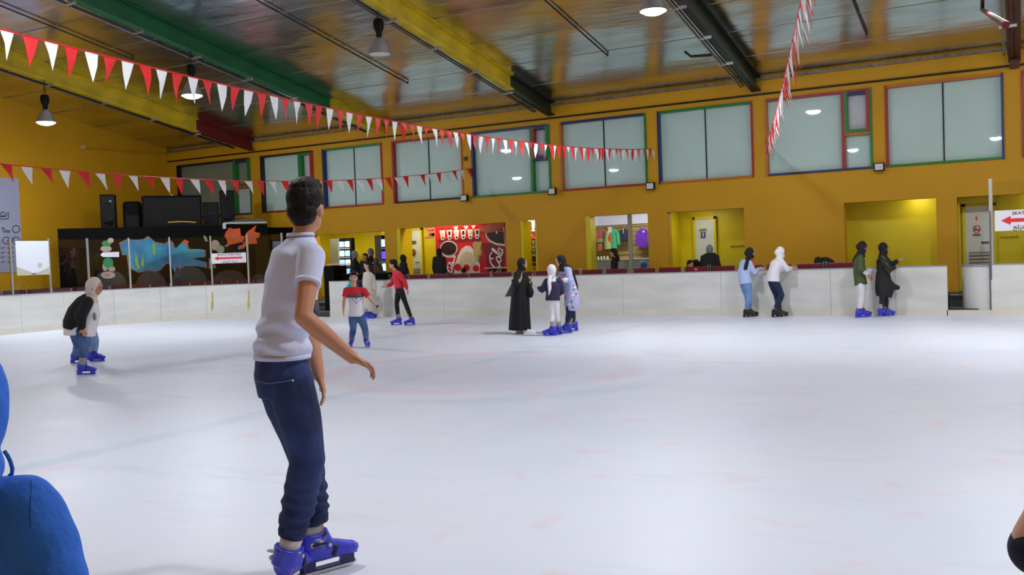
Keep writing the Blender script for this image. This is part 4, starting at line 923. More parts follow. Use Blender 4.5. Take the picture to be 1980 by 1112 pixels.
def skate(parent, g, hd, k=1.0, shell=None, cuff=M_felt, shaft=.285, shell_h=.185, lean=(0, 0), vox=.012, name='skate', detail=False, pitch=0):
    """ice skate: g = ground point under the ankle, hd = toe direction; lean shifts the cuff top"""
    shell = shell or M_skb
    f = V(hd); f.z = 0; f.normalize(); s = V((f.y, -f.x, 0)); g = V(g)
    if pitch: f = (f*math.cos(pitch)+UPZ*math.sin(pitch)); u = s.cross(f)
    else: u = UPZ
    L = lambda x, y, z: g+f*(x*k)+s*(y*k)+u*(z*k)
    b = MB()
    b.tube([L(x, 0, z) for x, z in ((-.085, .108), (-.06, .112), (0, .116), (.08, .105), (.15, .093), (.195, .086), (.212, .083))], [(w*k, h*k) for w, h in ((.02, .025), (.04, .048), (.044, .056), (.046, .045), (.046, .034), (.034, .026), (.014, .013))], side=s, n=14)
    b.ell(L(-.045, 0, .12), (.045*k, .045*k, .05*k)); b.ell(L(.165, 0, .09), (.044*k, .044*k, .032*k))
    lx, ly = max(-.03, min(.06, lean[0])), max(-.04, min(.04, lean[1]))
    ax = lambda z: L(-.03+(lx+.01)*(z-.12)/.14, ly*(z-.12)/.14, z)
    w_ = 1.16 if detail else 1.0; r1, r2 = (.052*k*w_, .064*k*w_), (.057*k*w_, .068*k*w_)
    b.tube([L(-.032, 0, .12), ax(.16), ax(shell_h)], [r1, r1, r2], side=s, n=14)
    b.tube([L(.055, 0, .12), L(.015, 0, min(.2, shell_h))], [(.04*k, .03*k), (.038*k, .034*k)], side=s, n=12)
    o = b.build(name, shell, parent, vox=vox*k, sm=3)
    c = MB(); c.tube([ax(.13), ax(shell_h), ax(shaft)], [(.036*k, .042*k), (.045*k, .053*k), (.049*k, .056*k)], side=s, n=16); c.build('boot_liner', cuff, o, smooth=True)
    h = MB()
    h.box(L(.055, 0, .072), (.29*k, .03*k, .022*k), M=Matrix((f, s, u)).transposed()); h.box(L(-.055, 0, .045), (.07*k, .022*k, .05*k), M=Matrix((f, s, u)).transposed()); h.box(L(.15, 0, .045), (.07*k, .022*k, .05*k), M=Matrix((f, s, u)).transposed())
    h.tube([L(-.085, 0, .024), L(.19, 0, .024)], .011*k, side=s, n=6)
    h.build('blade_holder', M_navyp if detail else shell, o)
    MB().prism([L(-.1, -.002, .018), L(-.09, -.002, .002), L(.17, -.002, .0), L(.205, -.002, .014), L(.2, -.002, .022), L(-.1, -.002, .022)], s*(.004*k)).build('blade', M_blade, o)
    for x0, z0, r in ((.065, .103, .052), (.0, .19, .058)):
        a = []
        for q in range(9):
            t = math.pi*(q/8-.5)*1.35
            a.append(L(x0+.012*math.cos(t)*(1 if x0 > .03 else 2.6)*1.0, math.sin(t)*r*.95, z0+math.cos(t)*(.043 if x0 > .03 else .012)))
        MB().tube(a, [(.011*k, .004*k)]*9, side=f, n=6).build('strap', M_strap, o)
    if detail:
        for sd in (1, -1):
            MB().box(L(-.03, sd*.052, .155), (.07*k, .012*k, .022*k), M=Matrix((f, s, u)).transposed(), bev=.004).build('buckle', M_alu, o)
            MB().box(L(-.02, sd*.06, .155), (.075*k, .008*k, .014*k), M=Matrix((f, s, u)).transposed(), bev=.003).build('buckle_lever', M_strap, o)
            MB().tube([L(.035, sd*.045, .14), L(.035, sd*.057, .14)], .009*k, n=10).build('bolt', M_alu, o)
            MB().ell(L(-.035, sd*.06, .178), (.03*k, .01*k, .008*k)).build('vent', mat('vent_pale', (190, 190, 200), .4), o)
    return o

def hand(b, wr, d, n, k, curl=.5, left=False):
    """palm and five separate fingers; d = along the hand, n = palm normal (fingers curl towards it)"""
    d = V(d).normalized(); n = V(n); n = (n-d*n.dot(d)).normalized(); a = d.cross(n)*(-1 if left else 1)
    c = V(wr)
    M = Matrix((a, d, n)).transposed()
    b.tube([c-d*.02*k, c+d*.03*k, c+d*.085*k], [(.026*k, .02*k), (.038*k, .017*k), (.04*k, .013*k)], side=a, n=10)
    for i, (off, ln) in enumerate(((-.031, .066), (-.0105, .078), (.0105, .073), (.031, .058))):
        r = .0088*k; p0 = c+d*.075*k+a*(off*k); p1 = p0+(d*math.cos(curl*.5)+n*math.sin(curl*.5)+a*off*2).normalized()*ln*.55*k
        p2 = p1+(d*math.cos(curl*1.3)+n*math.sin(curl*1.3)+a*off*2).normalized()*ln*.32*k; p3 = p2+(d*math.cos(curl*2)+n*math.sin(curl*2)).normalized()*ln*.24*k
        b.tube([p0-d*.02*k, p0, p1, p2, p3], [r, r*1.05, r, r*.92, r*.7], n=7); b.ell(p3, (r*.7, r*.7, r*.7), nu=6, nv=5)
    t0 = c+d*.02*k-a*.026*k; t1 = t0+(d*.65-a*.7+n*.25).normalized()*.042*k; t2 = t1+(d*.9-a*.25+n*.35).normalized()*.032*k
    b.tube([t0-d*.01*k+a*.01*k, t0, t1, t2], [.014*k, .0135*k, .011*k, .008*k], n=7); b.ell(t2, (.008*k,)*3, nu=6, nv=5)

def head_frame(face):
    f = V(face).normalized(); s = f.cross(UPZ).normalized(); u = s.cross(f).normalized(); return f, s, u
def do_body(J, k, hk, skin, vox, face, hands, root, feet=True, curl=.5, up=None, ak=1.0):
    b = MB(); ss = (J['sr']-J['sl']).normalized(); hs = (J['hr']-J['hl']).normalized()
    f, s, u = head_frame(face) if up is None else (V(face).normalized(), V(face).normalized().cross(up).normalized(), V(up))
    sides = [hs, hs, ss, ss, ss]
    b.tube([J['pelvis']-(J['chest']-J['pelvis']).normalized()*.08*k, J['pelvis'], J['waist'], J['chest'], J['neck']-UPZ*.02*k], [(.1*k, .08*k), (.14*k, .1*k), (.118*k, .088*k), (.142*k, .1*k), (.075*k, .06*k)], side=sides, n=16)
    for S_ in ('sl', 'sr'): b.limb([J['neck']-UPZ*.045*k, J[S_]], [.048*k, .05*k])
    hc = J['head']; M = Matrix((s, f, u)).transposed()
    b.limb([J['neck']-UPZ*.03*k, hc-u*.06*hk-f*.012*hk], [.052*k, .05*hk])
    b.ell(hc+u*.015*hk, (.074*hk, .092*hk, .096*hk), M=M, nu=18, nv=12)
    b.ell(hc+f*.02*hk-u*.05*hk, (.056*hk, .066*hk, .06*hk), M=M)
    b.ell(hc+f*.088*hk-u*.02*hk, (.013*hk, .018*hk, .022*hk), M=M, nu=8, nv=6)
    b.tube([hc+f*.082*hk+u*.01*hk, hc+f*.1*hk-u*.026*hk], [.008*hk, .013*hk], n=7)
    for sg in (1, -1): b.ell(hc+s*sg*.077*hk-f*.005*hk-u*.012*hk, (.01*hk, .02*hk, .031*hk), M=M, nu=8, nv=7)
    for q in 'lr':
        b.limb([J['s'+q], J['e'+q], J['w'+q]], [.046*k*ak, .037*k*ak, .026*k*ak])
        b.tube([J['s'+q].lerp(J['e'+q], .15), J['s'+q].lerp(J['e'+q], .5), J['e'+q]], [.045*k*ak, .043*k*ak, .036*k*ak]); b.tube([J['e'+q], J['e'+q].lerp(J['w'+q], .35), J['w'+q]], [.037*k*ak, .039*k*ak, .026*k*ak])
        d = hands.get('d'+q) or (J['w'+q]-J['e'+q]).normalized(); n = hands.get('n'+q)
        if n is None: n = (J['waist']-J['w'+q]); n.z = 0; n = n if n.length > .05 else f
        hand(b, J['w'+q], d, n, k, hands.get('c'+q, curl), q == 'l')
        b.limb([J['h'+q], J['k'+q], J['a'+q]], [.082*k, .055*k, .036*k])
        b.tube([J['k'+q], J['k'+q].lerp(J['a'+q], .3), J['a'+q]], [.054*k, .056*k, .036*k])
        fd = J.get('t'+q)
        if feet and fd is not None: b.limb([J['a'+q]-UPZ*.02*k, J['a'+q]-UPZ*.05*k+fd*.09*k], [.034*k, .028*k])
    o = b.build('body', skin, root, vox=vox, sm=3)
    for sg in (1, -1):
        p = hc+f*.083*hk+s*sg*.032*hk+u*.012*hk
        MB().ell(p, (.0125*hk, .008*hk, .008*hk), M=M, nu=8, nv=6).build('eye', M_eye, root)
        MB().tube([p+u*.024*hk-s*sg*.014*hk+f*.003*hk, p+u*.03*hk+f*.004*hk, p+u*.022*hk+s*sg*.02*hk-f*.007*hk], [.004*hk]*3, n=5).build('eyebrow', M_hair, root)
    MB().tube([hc+f*.078*hk-u*.058*hk-s*.022*hk, hc+f*.087*hk-u*.06*hk, hc+f*.078*hk-u*.058*hk+s*.022*hk], [.004*hk, .007*hk, .004*hk], n=6).build('mouth', M_lip, root)
    return o
def do_scarf(J, k, hk, face, m, root, vox, tail=None, drape=True, up=None, bun=0):
    f, s, u = head_frame(face) if up is None else (V(face).normalized(), V(face).normalized().cross(up).normalized(), V(up))
    hc = J['head']; M = Matrix((s, f, u)).transposed(); ss = (J['sr']-J['sl']).normalized()
    b = MB(); b.ell(hc-f*.03*hk+u*.018*hk, (.09*hk, .1*hk, .115*hk), M=M, nu=18, nv=12)
    b.ell(hc-f*.02*hk-u*.07*hk, (.076*hk, .088*hk, .075*hk), M=M); b.ell(hc+f*.012*hk-u*.1*hk, (.055*hk, .062*hk, .035*hk), M=M)
    if bun: b.ell(hc-f*(.1)*hk+u*.0*hk, (.07*hk*bun, .065*hk*bun, .07*hk*bun), M=M)
    nk = J['neck']
    if drape: b.tube([hc-u*.09*hk-f*.02*hk, nk+UPZ*.01, nk-UPZ*.045*k, nk-UPZ*.1*k], [(.072*k, .075*k), (.085*k, .08*k), (.125*k, .098*k), (.15*k, .108*k)], side=ss, n=16)
    if tail: b.tube([V(p) for p in tail[0]], [(r*k, r*.4*k) for r in tail[1]], side=tail[2], n=10)
    return b.build('headscarf', m, root, vox=vox, sm=4)
def do_hair(J, hk, face, m, root, vox, back=None, up=None):
    f, s, u = head_frame(face); hc = J['head']; M = Matrix((s, f, u)).transposed()
    b = MB(); b.ell(hc-f*.016*hk+u*.036*hk, (.083*hk, .095*hk, .092*hk), M=M, nu=18, nv=12); b.ell(hc-f*.045*hk-u*.02*hk, (.075*hk, .06*hk, .075*hk), M=M)
    b.ell(hc+f*.03*hk+u*.085*hk, (.06*hk, .06*hk, .035*hk), M=M)
    if back: b.tube(back[0], [(r*hk, r*.5*hk) for r in back[1]], side=s, n=10); b.balls([back[0][0]], [.05*hk])
    return b.build('hair', m, root, vox=vox, sm=2)
def do_top(J, k, m, root, vox, sleeve='long', hem=0.0, ease=.016, name='shirt', flare=0, disp=None, collar=True, hemp=None, sm=4):
    b = MB(); ss = (J['sr']-J['sl']).normalized(); hs = (J['hr']-J['hl']).normalized(); e = ease
    ax = (J['pelvis']-J['waist']).normalized(); hp = hemp if hemp is not None else J['pelvis']+ax*hem
    pts = [hp, J['pelvis'].lerp(J['waist'], .0), J['waist'], J['chest'], J['neck']-UPZ*.05*k, J['neck']-UPZ*.008*k]
    rad = [(.142*k+e+flare, .104*k+e+flare), (.142*k+e+flare*.5, .104*k+e+flare*.5), (.122*k+e*1.2, .094*k+e*1.2), (.146*k+e, .106*k+e), (.105*k, .078*k), (.066*k, .06*k)]
    if (hp-pts[1]).length < .03: pts = pts[1:]; rad = rad[1:]
    b.tube(pts, rad, side=[hs]*(len(pts)-3)+[ss]*3, n=18)
    for q in 'lr':
        S_, E_, W_ = J['s'+q], J['e'+q], J['w'+q]
        b.limb([J['neck']-UPZ*.05*k, S_], [.055*k, .056*k+e*.5])
        if sleeve == 'short': b.tube([S_.lerp(E_, -.1), S_.lerp(E_, .25), S_.lerp(E_, .52)], [.05*k+e, .055*k+e, .056*k+e*1.3], n=14)
        elif sleeve == 'long': b.limb([S_, E_], [.05*k+e*.7, .041*k+e*.8]); b.tube([E_, E_.lerp(W_, .5), E_.lerp(W_, .96)], [.041*k+e*.8, .04*k+e*.7, .031*k+e*.5], n=12)
        elif sleeve == 'wide': b.limb([S_, E_], [.055*k+e, .055*k+e]); b.tube([E_, E_.lerp(W_, .5), E_.lerp(W_, .9)], [.055*k+e, .06*k+e, .068*k+e], n=12)
        elif sleeve == 'half': b.limb([S_, E_], [.05*k+e, .05*k+e]); b.tube([E_, E_.lerp(W_, .35)], [.05*k+e, .048*k+e], n=12)
    return b.build(name, m, root, vox=vox, sm=sm, disp=disp)
def do_pants(J, k, m, root, vox, ease=.014, end=.93, name='trousers', disp=None, taper=1.0, sm=4):
    b = MB(); hs = (J['hr']-J['hl']).normalized()
    b.tube([J['pelvis'].lerp(J['waist'], .45), J['pelvis'], J['pelvis'].lerp((J['hl']+J['hr'])/2, 1.2)-UPZ*.04*k], [(.13*k+ease*.6, .095*k+ease*.6), (.145*k+ease*.6, .105*k+ease*.6), (.135*k+ease*.5, .095*k+ease*.5)], side=hs, n=16)
    for q in 'lr':
        H_, K_, A_ = J['h'+q], J['k'+q], J['a'+q]
        b.limb([H_, K_], [.086*k+ease, .058*k+ease]); b.tube([H_, H_.lerp(K_, .4), K_], [.086*k+ease, .08*k+ease, .058*k+ease], n=12)
        b.tube([K_, K_.lerp(A_, .35), K_.lerp(A_, end)], [.058*k+ease, .059*k+ease, (.042*k+ease)*taper], n=12)
    return b.build(name, m, root, vox=vox, sm=sm, disp=disp)

def base_pose(root, hd, H, feet_sep=.12, skate_h=.17, lean=0.0):
    """standing joints for a person of height H (with skates) facing hd"""
    k = H/1.75; f = V(hd); f.z = 0; f.normalize(); s = V((f.y, -f.x, 0)); r = V(root); Z = lambda x, y, z: r+f*(x*k)+s*(y*k)+UPZ*(z*k)
    J = dict(pelvis=Z(0, 0, .98), waist=Z(.01+lean*.2, 0, 1.14), chest=Z(lean*.5, 0, 1.34), neck=Z(lean*.9, 0, 1.51), head=Z(.03+lean*1.1, 0, 1.645))
    for q, g in (('r', 1), ('l', -1)):
        J['s'+q] = Z(lean*.8, .165*g, 1.455); J['e'+q] = Z(lean*.6-.02, .2*g, 1.17); J['w'+q] = Z(lean*.6+.06, .2*g, .93)
        J['h'+q] = Z(0, .085*g, .93); J['k'+q] = Z(.03, .09*g, .55); J['a'+q] = r+s*(g*.09*k)+UPZ*(skate_h*k)
        J['t'+q] = f
    return J, k, f, s
class Px:
    """joints read off the photo at a common depth, with small depth offsets in metres"""
    def __init__(s, D): s.D = D
    def __call__(s, x, y, dz=0.0): return dp(x, y, s.D+dz)
# ------------------------------------------------------------------ people: who stands where
_fh = V((FW.x, FW.y, 0)).normalized(); _rh = V((RT.x, RT.y, 0)).normalized()
def hdir(a): a = math.radians(a); return _fh*math.cos(a)+_rh*math.sin(a)      # 0 = away from the photographer, 90 = photo right
def figure(label, feet, hd, pts, H, hk=.9, D=None, foot_hd=None, skate_h=.165, group=None):
    """feet: ground pixels of right and left ankle; pts: pixel joints with depth offset"""
    gr, gl = gz(*feet[0]), gz(*feet[1]); D = D or (depth(gr)+depth(gl))/2; P = Px(D); k = H/1.75; f = hdir(hd)
    root = thing('person', label, 'person', tuple((gr+gl)/2), group)
    J = {n: P(*v) for n, v in pts.items()}
    fr, fl = foot_hd or (hd, hd)
    J['tr'], J['tl'] = hdir(fr), hdir(fl); ks = k/.96
    J['gr'], J['gl'] = gr, gl
    J['ar'] = gr+UPZ*(skate_h*ks); J['al'] = gl+UPZ*(skate_h*ks)
    return root, J, k, f
def skates(root, J, k, shell=None, vox=.012, cuff=M_felt, ks=None, **kw):
    for q in 'rl':
        d = (J['k'+q]-J['a'+q]); f = J['t'+q]; s = V((f.y, -f.x, 0)); sc = (ks or k/.96)
        lean = (d.dot(f)/max(.1, d.z)*.22, d.dot(s)/max(.1, d.z)*.22)
        skate(root, J['g'+q], f, sc, shell, cuff, lean=lean, vox=vox, **kw)
def shoe(root, g, f, k, m):
    s = V((f.y, -f.x, 0)); b = MB(); b.tube([g-f*.07*k+UPZ*.045*k, g+f*.03*k+UPZ*.05*k, g+f*.13*k+UPZ*.04*k, g+f*.18*k+UPZ*.03*k], [(.03*k, .04*k), (.04*k, .05*k), (.042*k, .036*k), (.02*k, .02*k)], side=s, n=12)
    b.tube([g-f*.03*k+UPZ*.05*k, g-f*.03*k+UPZ*.11*k], [.042*k, .04*k], n=10)
    o = b.build('shoe', m, root, vox=.012, sm=3)
    MB().box(g+f*.055*k+UPZ*.012*k, (.25*k, .085*k, .024*k), rz=math.atan2(f.y, f.x), bev=.008).build('sole', M_wht, o)

# --- the boy in front
gr, gl = gz(560, 1138), gz(617, 1109)
P = Px(4.2); root = thing('person', 'boy in a white T-shirt and dark jeans seen from behind, arms out', 'person', tuple((gr+gl)/2))
bf = hdir(48)
J = dict(pelvis=P(545, 716), waist=P(551, 640), chest=P(566, 540), neck=P(581, 458), head=P(593, 405, .02),
         sr=P(603, 497, -.13), er=P(586, 612, -.26), wr=P(682, 692, -.2), sl=P(549, 506, .12), el=P(598, 640, .3), wl=P(617, 728, .22),
         hr=P(562, 735, -.06), kr=P(596, 888, -.06), hl=P(541, 735, .07), kl=P(592, 885, .14), ar=gr+UPZ*.17, al=gl+UPZ*.17, tr=hdir(16), tl=hdir(50), gr=gr, gl=gl)
kb = .92
do_body(J, kb, .97, M_skin, .0065, hdir(16), dict(dr=(RT*.86-UP*.42+FW*.1), nr=-UP*.8-FW*.3-RT*.3, cr=.75, dl=(-UP*.93+RT*.3), nl=-RT*.9-FW*.1, cl=.5), root, ak=1.16)
f_, s_, u_ = head_frame(hdir(16)); hc = J['head']; Mh = Matrix((s_, f_, u_)).transposed()
def hairn(p): return noise.noise(p*60)*.003+noise.noise(p*22)*.004
b = MB(); b.ell(hc-f_*.012+u_*.045, (.081, .096, .088), M=Mh, nu=20, nv=14); b.ell(hc-f_*.046-u_*.012, (.072, .055, .07), M=Mh); b.ell(hc+f_*.015+u_*.105, (.062, .08, .046), M=Mh); b.ell(hc-f_*.02+u_*.1, (.066, .07, .045), M=Mh)
for k in range(26):
    a = random.uniform(-1, 1); c = random.uniform(-1, 1); p = hc+s_*a*.05+f_*(.01+c*.06)+u_*(.13-.02*abs(a))
    b.tube([p, p+u_*.022+s_*random.uniform(-.012, .012)+f_*.01], [.012, .003], n=6)
b.build('hair', M_hair, root, vox=.006, sm=1, disp=hairn)
def shirt_w(p):
    z = p.z; h = noise.noise(V((p.x*7, p.y*7, p.z*16)))*.008; low = max(0, 1-abs(z-1.14)/.2)
    a = (p-CAM).dot(RT)
    return h*(.35+1.1*low)+.019*low*math.sin(z*62+a*16+noise.noise(p*5)*5)*(.4+.6*abs(noise.noise(p*6+V((3, 1, 2)))))+noise.noise(p*4)*.006
M_tee = mat('tee_white', (210, 217, 247), .9, bump=.12, bscale=90)
hemp = P(546, 692)
b = MB(); ss = (J['sr']-J['sl']).normalized(); hs = (J['hr']-J['hl']).normalized()
b.tube([hemp, hemp+UPZ*.03, J['waist']+UPZ*.02, J['waist'].lerp(J['chest'], .5), J['chest'], J['chest'].lerp(J['neck'], .55), J['neck']-UPZ*.045, J['neck']-UPZ*.0], [(.152, .118), (.154, .122), (.142, .113), (.147, .115), (.16, .118), (.164, .104), (.112, .082), (.062, .06)], side=[hs, hs, hs, hs, ss, ss, ss, ss], n=22)
for q in 'lr':
    S_, E_ = J['s'+q], J['e'+q]
    b.limb([J['neck']-UPZ*.055, S_], [.055, .064]); b.tube([S_.lerp(E_, -.08), S_.lerp(E_, .2), S_.lerp(E_, .48)], [.062, .062, .058], n=16)
b.build('shirt', M_tee, root, vox=.009, sm=5, disp=shirt_w)
MB().tube([J['neck']+UPZ*.002, J['neck']+UPZ*.018], [(.068, .064), (.064, .06)], side=ss, n=22).build('collar', M_tee, root, smooth=True)
E_, S_ = J['er'], J['sr']; d_ = (E_-S_).normalized(); c_ = S_.lerp(E_, .455)
MB().tube([c_-d_*.012, c_+d_*.006], [.0575, .057], n=22).build('sleeve_hem', M_tee, root, smooth=True)
MB().tube([hemp-UPZ*.002, hemp+UPZ*.018], [(.157, .123), (.158, .125)], side=hs, n=26).build('shirt_hem', M_tee, root, smooth=True)
pr = P(611, 598, -.09); MB().ell(pr+bf*.0, (.012, .02, .045), nu=8, nv=6).build('chest_print', mat('print_grey', (100, 100, 116), .8, var=.6, vscale=60), root)
M_djean = mat('denim_deep', (46, 66, 124), .85, rgb2=(24, 34, 74), vscale=5, bump=.2, bscale=110)
def jean_w(p):
    z = p.z; low = max(0, 1-abs(z-.36)/.2); d = .006*low*math.sin(z*105+noise.noise(V((p.x*7, p.y*7, z*4)))*7+p.x*14)+.007*low*noise.noise(V((p.x*9, p.y*9, z*38)))
    return d+noise.noise(V((p.x*8, p.y*8, p.z*5)))*.008+noise.noise(p*22)*.002
b = MB()
b.tube([J['pelvis']+UPZ*.07, J['pelvis'], (J['hr']+J['hl'])/2-UPZ*.06], [(.142, .112), (.152, .124), (.14, .12)], side=hs, n=20)
for q in 'lr':
    H_, K_, A_ = J['h'+q], J['k'+q], J['a'+q]; cuff = A_+(K_-A_).normalized()*.085
    b.limb([H_, K_], [.102, .078]); b.tube([H_, H_.lerp(K_, .35), H_.lerp(K_, .7), K_, K_.lerp(cuff, .3), K_.lerp(cuff, .6), K_.lerp(cuff, .85), cuff], [.104, .101, .088, .08, .081, .076, .066, .058], n=16)
b.build('trousers', M_djean, root, vox=.009, sm=3, disp=jean_w)
for q in 'lr':
    K_, A_ = J['k'+q], J['a'+q]; dd = (K_-A_).normalized(); MB().tube([A_+dd*.075, A_+dd*.09, A_+dd*.12], [.06, .064, .062], n=20).build('trouser_cuff', M_djean, root, smooth=True)
bk = -bf*.128
a0 = J['pelvis']-hs*.03-bf*.126
MB().tube([P(497, 737, -.1), P(520, 742, -.145), P(545, 739, -.16), P(567, 735, -.155)], [.0035]*4, n=5).build('pocket_seam', mat('denim_seam', (78, 92, 140), .8), root)
for px in ((566, 736),): MB().ell(P(px[0], px[1], -.16), (.005, .005, .005), nu=8, nv=6).build('rivet', M_alu, root)
for q in 'rl':
    d = J['k'+q]-J['a'+q]; f = J['t'+q]; s = V((f.y, -f.x, 0))
    skate(root, J['g'+q], f, 1.0, M_skb, mat('liner_pale', (186, 182, 188), .7), shaft=.235, shell_h=.2, lean=(d.dot(f)/d.z*.15, d.dot(s)/d.z*.15), vox=.007, detail=True)

# --- bending pair by the curved board
root, J, k, f = figure('person in a white headscarf and black jacket bending forward, hands at the knees', ((161, 726), (147, 704)), 90,
    dict(pelvis=(146, 630), waist=(151, 607), chest=(165, 585), neck=(176, 574), head=(184, 556), sr=(170, 582, -.13), er=(155, 612, -.2), wr=(158, 634, -.17), sl=(174, 584, .13), el=(174, 612, .15), wl=(170, 634, .1), hr=(149, 638, -.07), kr=(163, 668, -.07), hl=(145, 638, .08), kl=(151, 668, .1)), 1.55, D=13.25)
fd = (hdir(88)-UPZ*.4).normalized()
do_body(J, k, 1.05, M_skin, .009, fd, dict(dr=-UPZ+hdir(90)*.5, dl=-UPZ+hdir(90)*.3), root)
P = Px(13.25); b = MB(); b.tube([P(174, 580), P(162, 594), P(152, 612), P(146, 632), P(146, 648)], [(.14, .1), (.17, .13), (.175, .15), (.18, .155), (.185, .15)], side=hdir(0), n=18)
b.tube([P(182, 584), P(180, 605), P(174, 628), P(171, 650)], [(.09, .05), (.13, .09), (.14, .1), (.14, .08)], side=hdir(0), n=14); b.build('shirt', M_wht, root, vox=.014)
b = MB(); b.tube([P(175, 576), P(166, 586), P(154, 604), P(145, 625), P(142, 636)], [(.13, .1), (.185, .135), (.2, .16), (.205, .155), (.2, .13)], side=hdir(0), n=18)
b.limb([P(170, 584, -.16), J['er'], J['wr'].lerp(J['er'], .15)], [.08, .085, .06]); b.limb([P(174, 586, .15), J['el']], [.08, .06]); b.build('jacket', M_blk, root, vox=.014)
MB().ell(P(183, 612, -.13), (.03, .02, .06)).build('shirt_print', M_felt, root)
do_pants(J, k, M_jean, root, .012, ease=.012, end=.85)
do_scarf(J, k, 1.1, fd, M_hijbeige, root, .01); skates(root, J, k)
root, J, k, f = figure('person in light jeans mostly hidden behind the bending one in black jacket', ((183, 700), (178, 697)), 90,
    dict(pelvis=(170, 622), waist=(170, 604), chest=(175, 585), neck=(180, 573), head=(184, 560), sr=(179, 580, -.13), er=(183, 600, -.12), wr=(182, 618, -.12), sl=(176, 580, .13), el=(178, 600, .15), wl=(180, 618, .1), hr=(173, 630, -.06), kr=(184, 658, -.05), hl=(170, 630, .07), kl=(176, 658, .07)), 1.45)
do_body(J, k, .88, M_skin, .011, fd, {}, root); do_top(J, k, mat('cloth_olive_grey', (126, 128, 104), .85), root, .013, 'long', hem=.04, ease=.014); do_pants(J, k, M_jeanl, root, .013); do_hair(J, .88, fd, M_hair, root, .012); skates(root, J, k)

# --- boy in red and white T-shirt
root, J, k, f = figure('small boy in a red and white T-shirt skating towards the camera', ((680, 671), (709, 672)), 178,
    dict(pelvis=(689, 606), waist=(689, 591), chest=(687, 573), neck=(685, 555), head=(683.5, 537), sr=(670, 562), er=(665, 582, -.03), wr=(664, 599, -.08), sl=(704, 563), el=(717, 580, -.03), wl=(730, 593, -.1), hr=(682, 611), kr=(683, 636, -.08), hl=(697, 611), kl=(706, 637, -.06)), 1.36, hk=.86, foot_hd=(178, 155))
fd = (hdir(172)-UPZ*.12).normalized()
do_body(J, k, .86, M_skinl, .008, fd, dict(dr=-UPZ-hdir(90)*.1, dl=hdir(90)*.7-UPZ*.7, nl=-UPZ-hdir(90)), root)
do_hair(J, .86, fd, M_hair, root, .009)
do_top(J, k, M_wht, root, .011, 'none', hem=.055, ease=.022, flare=.01, name='shirt')
M_rt = mat('cloth_red', (214, 40, 52), .85, bump=.15, bscale=20)
b = MB(); ss = (J['sr']-J['sl']).normalized(); c2 = J['chest'].lerp(J['neck'], .12)
b.tube([c2, J['chest'].lerp(J['neck'], .5), J['neck']-UPZ*.045*k, J['neck']-UPZ*.004], [(.152*k+.018, .112*k+.018), (.145*k+.016, .1*k+.016), (.105*k, .085*k), (.068*k, .064*k)], side=ss, n=16)
for q in 'lr': S_, E_ = J['s'+q], J['e'+q]; b.limb([J['neck']-UPZ*.05*k, S_], [.07*k, .08*k]); b.tube([S_.lerp(E_, -.1), S_.lerp(E_, .3), S_.lerp(E_, .62)], [.078*k, .07*k, .068*k], n=12)
b.build('shirt_yoke', M_rt, root, vox=.011)
MB().tube([c2+UPZ*.012, c2-UPZ*.04], [(.152*k+.021, .112*k+.021)]*2, side=ss, n=24).build('chest_band', mat('band_slate', (96, 102, 122), .85, var=.5, vscale=50), root, smooth=True)
for px, py, w in ((681, 579, .016), (685, 583, .014), (689, 577, .022), (689, 586, .02), (693, 582, .014), (697, 579, .016)): c = P_ = Px(depth(J['chest']))(px, py, -.115*k-.035); MB().ell(c, (w, .006, w*.9), nu=6, nv=5).build('chest_print', mat('print_pale_grey', (168, 168, 186), .85, var=.4, vscale=80), root)
do_pants(J, k, M_jean, root, .011, ease=.012, end=.8); skates(root, J, k, vox=.01)
MB().tube([J['wl']-(J['wl']-J['el']).normalized()*.01, J['wl']+(J['wl']-J['el']).normalized()*.012], [.031*k+.004]*2, n=12).build('wristband', M_strap, root)

# --- two girls behind him
root, J, k, f = figure('child in a teal hoodie and dark vest mostly hidden behind the small boy', ((690, 617), (699, 615)), 160,
    dict(pelvis=(693, 579), waist=(693, 566), chest=(691, 552), neck=(689, 541), head=(688, 530), sr=(679, 545), er=(673, 556), wr=(676, 568), sl=(703, 545), el=(710, 558), wl=(710, 570), hr=(690, 582), kr=(690, 598), hl=(697, 582), kl=(698, 598)), 1.25)
M_teal = mat('cloth_teal', (50, 176, 176), .85, bump=.2, bscale=12)
do_body(J, k, .85, M_skinl, .012, hdir(160), {}, root); do_hair(J, .86, hdir(160), M_hair, root, .012); do_top(J, k, M_teal, root, .014, 'long', hem=.03, ease=.03); do_top(J, k, M_navy2, root, .014, 'none', hem=.0, ease=.038, name='vest'); do_pants(J, k, M_jeand, root, .014); skates(root, J, k)
root, J, k, f = figure('long haired girl in a long beige dress standing by the boards', ((709, 617), (716, 615.5)), 215,
    dict(pelvis=(713, 567), waist=(713, 552), chest=(713, 538), neck=(712, 525), head=(709, 513), sr=(706, 530), er=(704, 546), wr=(705, 560, -.1), sl=(721, 531), el=(724, 549), wl=(726, 562), hr=(710, 572), kr=(711, 592), hl=(716, 572), kl=(717, 592)), 1.52, foot_hd=(95, 100))
M_bei = mat('cloth_beige', (206, 196, 184), .85, bump=.2, bscale=12)
do_body(J, k, .9, M_skinl, .012, hdir(225), {}, root); do_hair(J, .95, hdir(225), M_hair, root, .012, back=([J['head']+_rh*.06, J['neck']+_rh*.11-UPZ*.02, J['chest']+_rh*.12], [.08, .085, .05]))
do_top(J, k, M_bei, root, .014, 'long', hem=.0, ease=.016)
P = Px(depth(J['pelvis'])); b = MB(); b.tube([J['waist'], J['pelvis'], P(713, 585), P(714, 603)], [(.11, .09), (.14, .11), (.14, .12), (.15, .13)], side=ss, n=16); b.build('skirt', M_bei, root, vox=.015); skates(root, J, k)

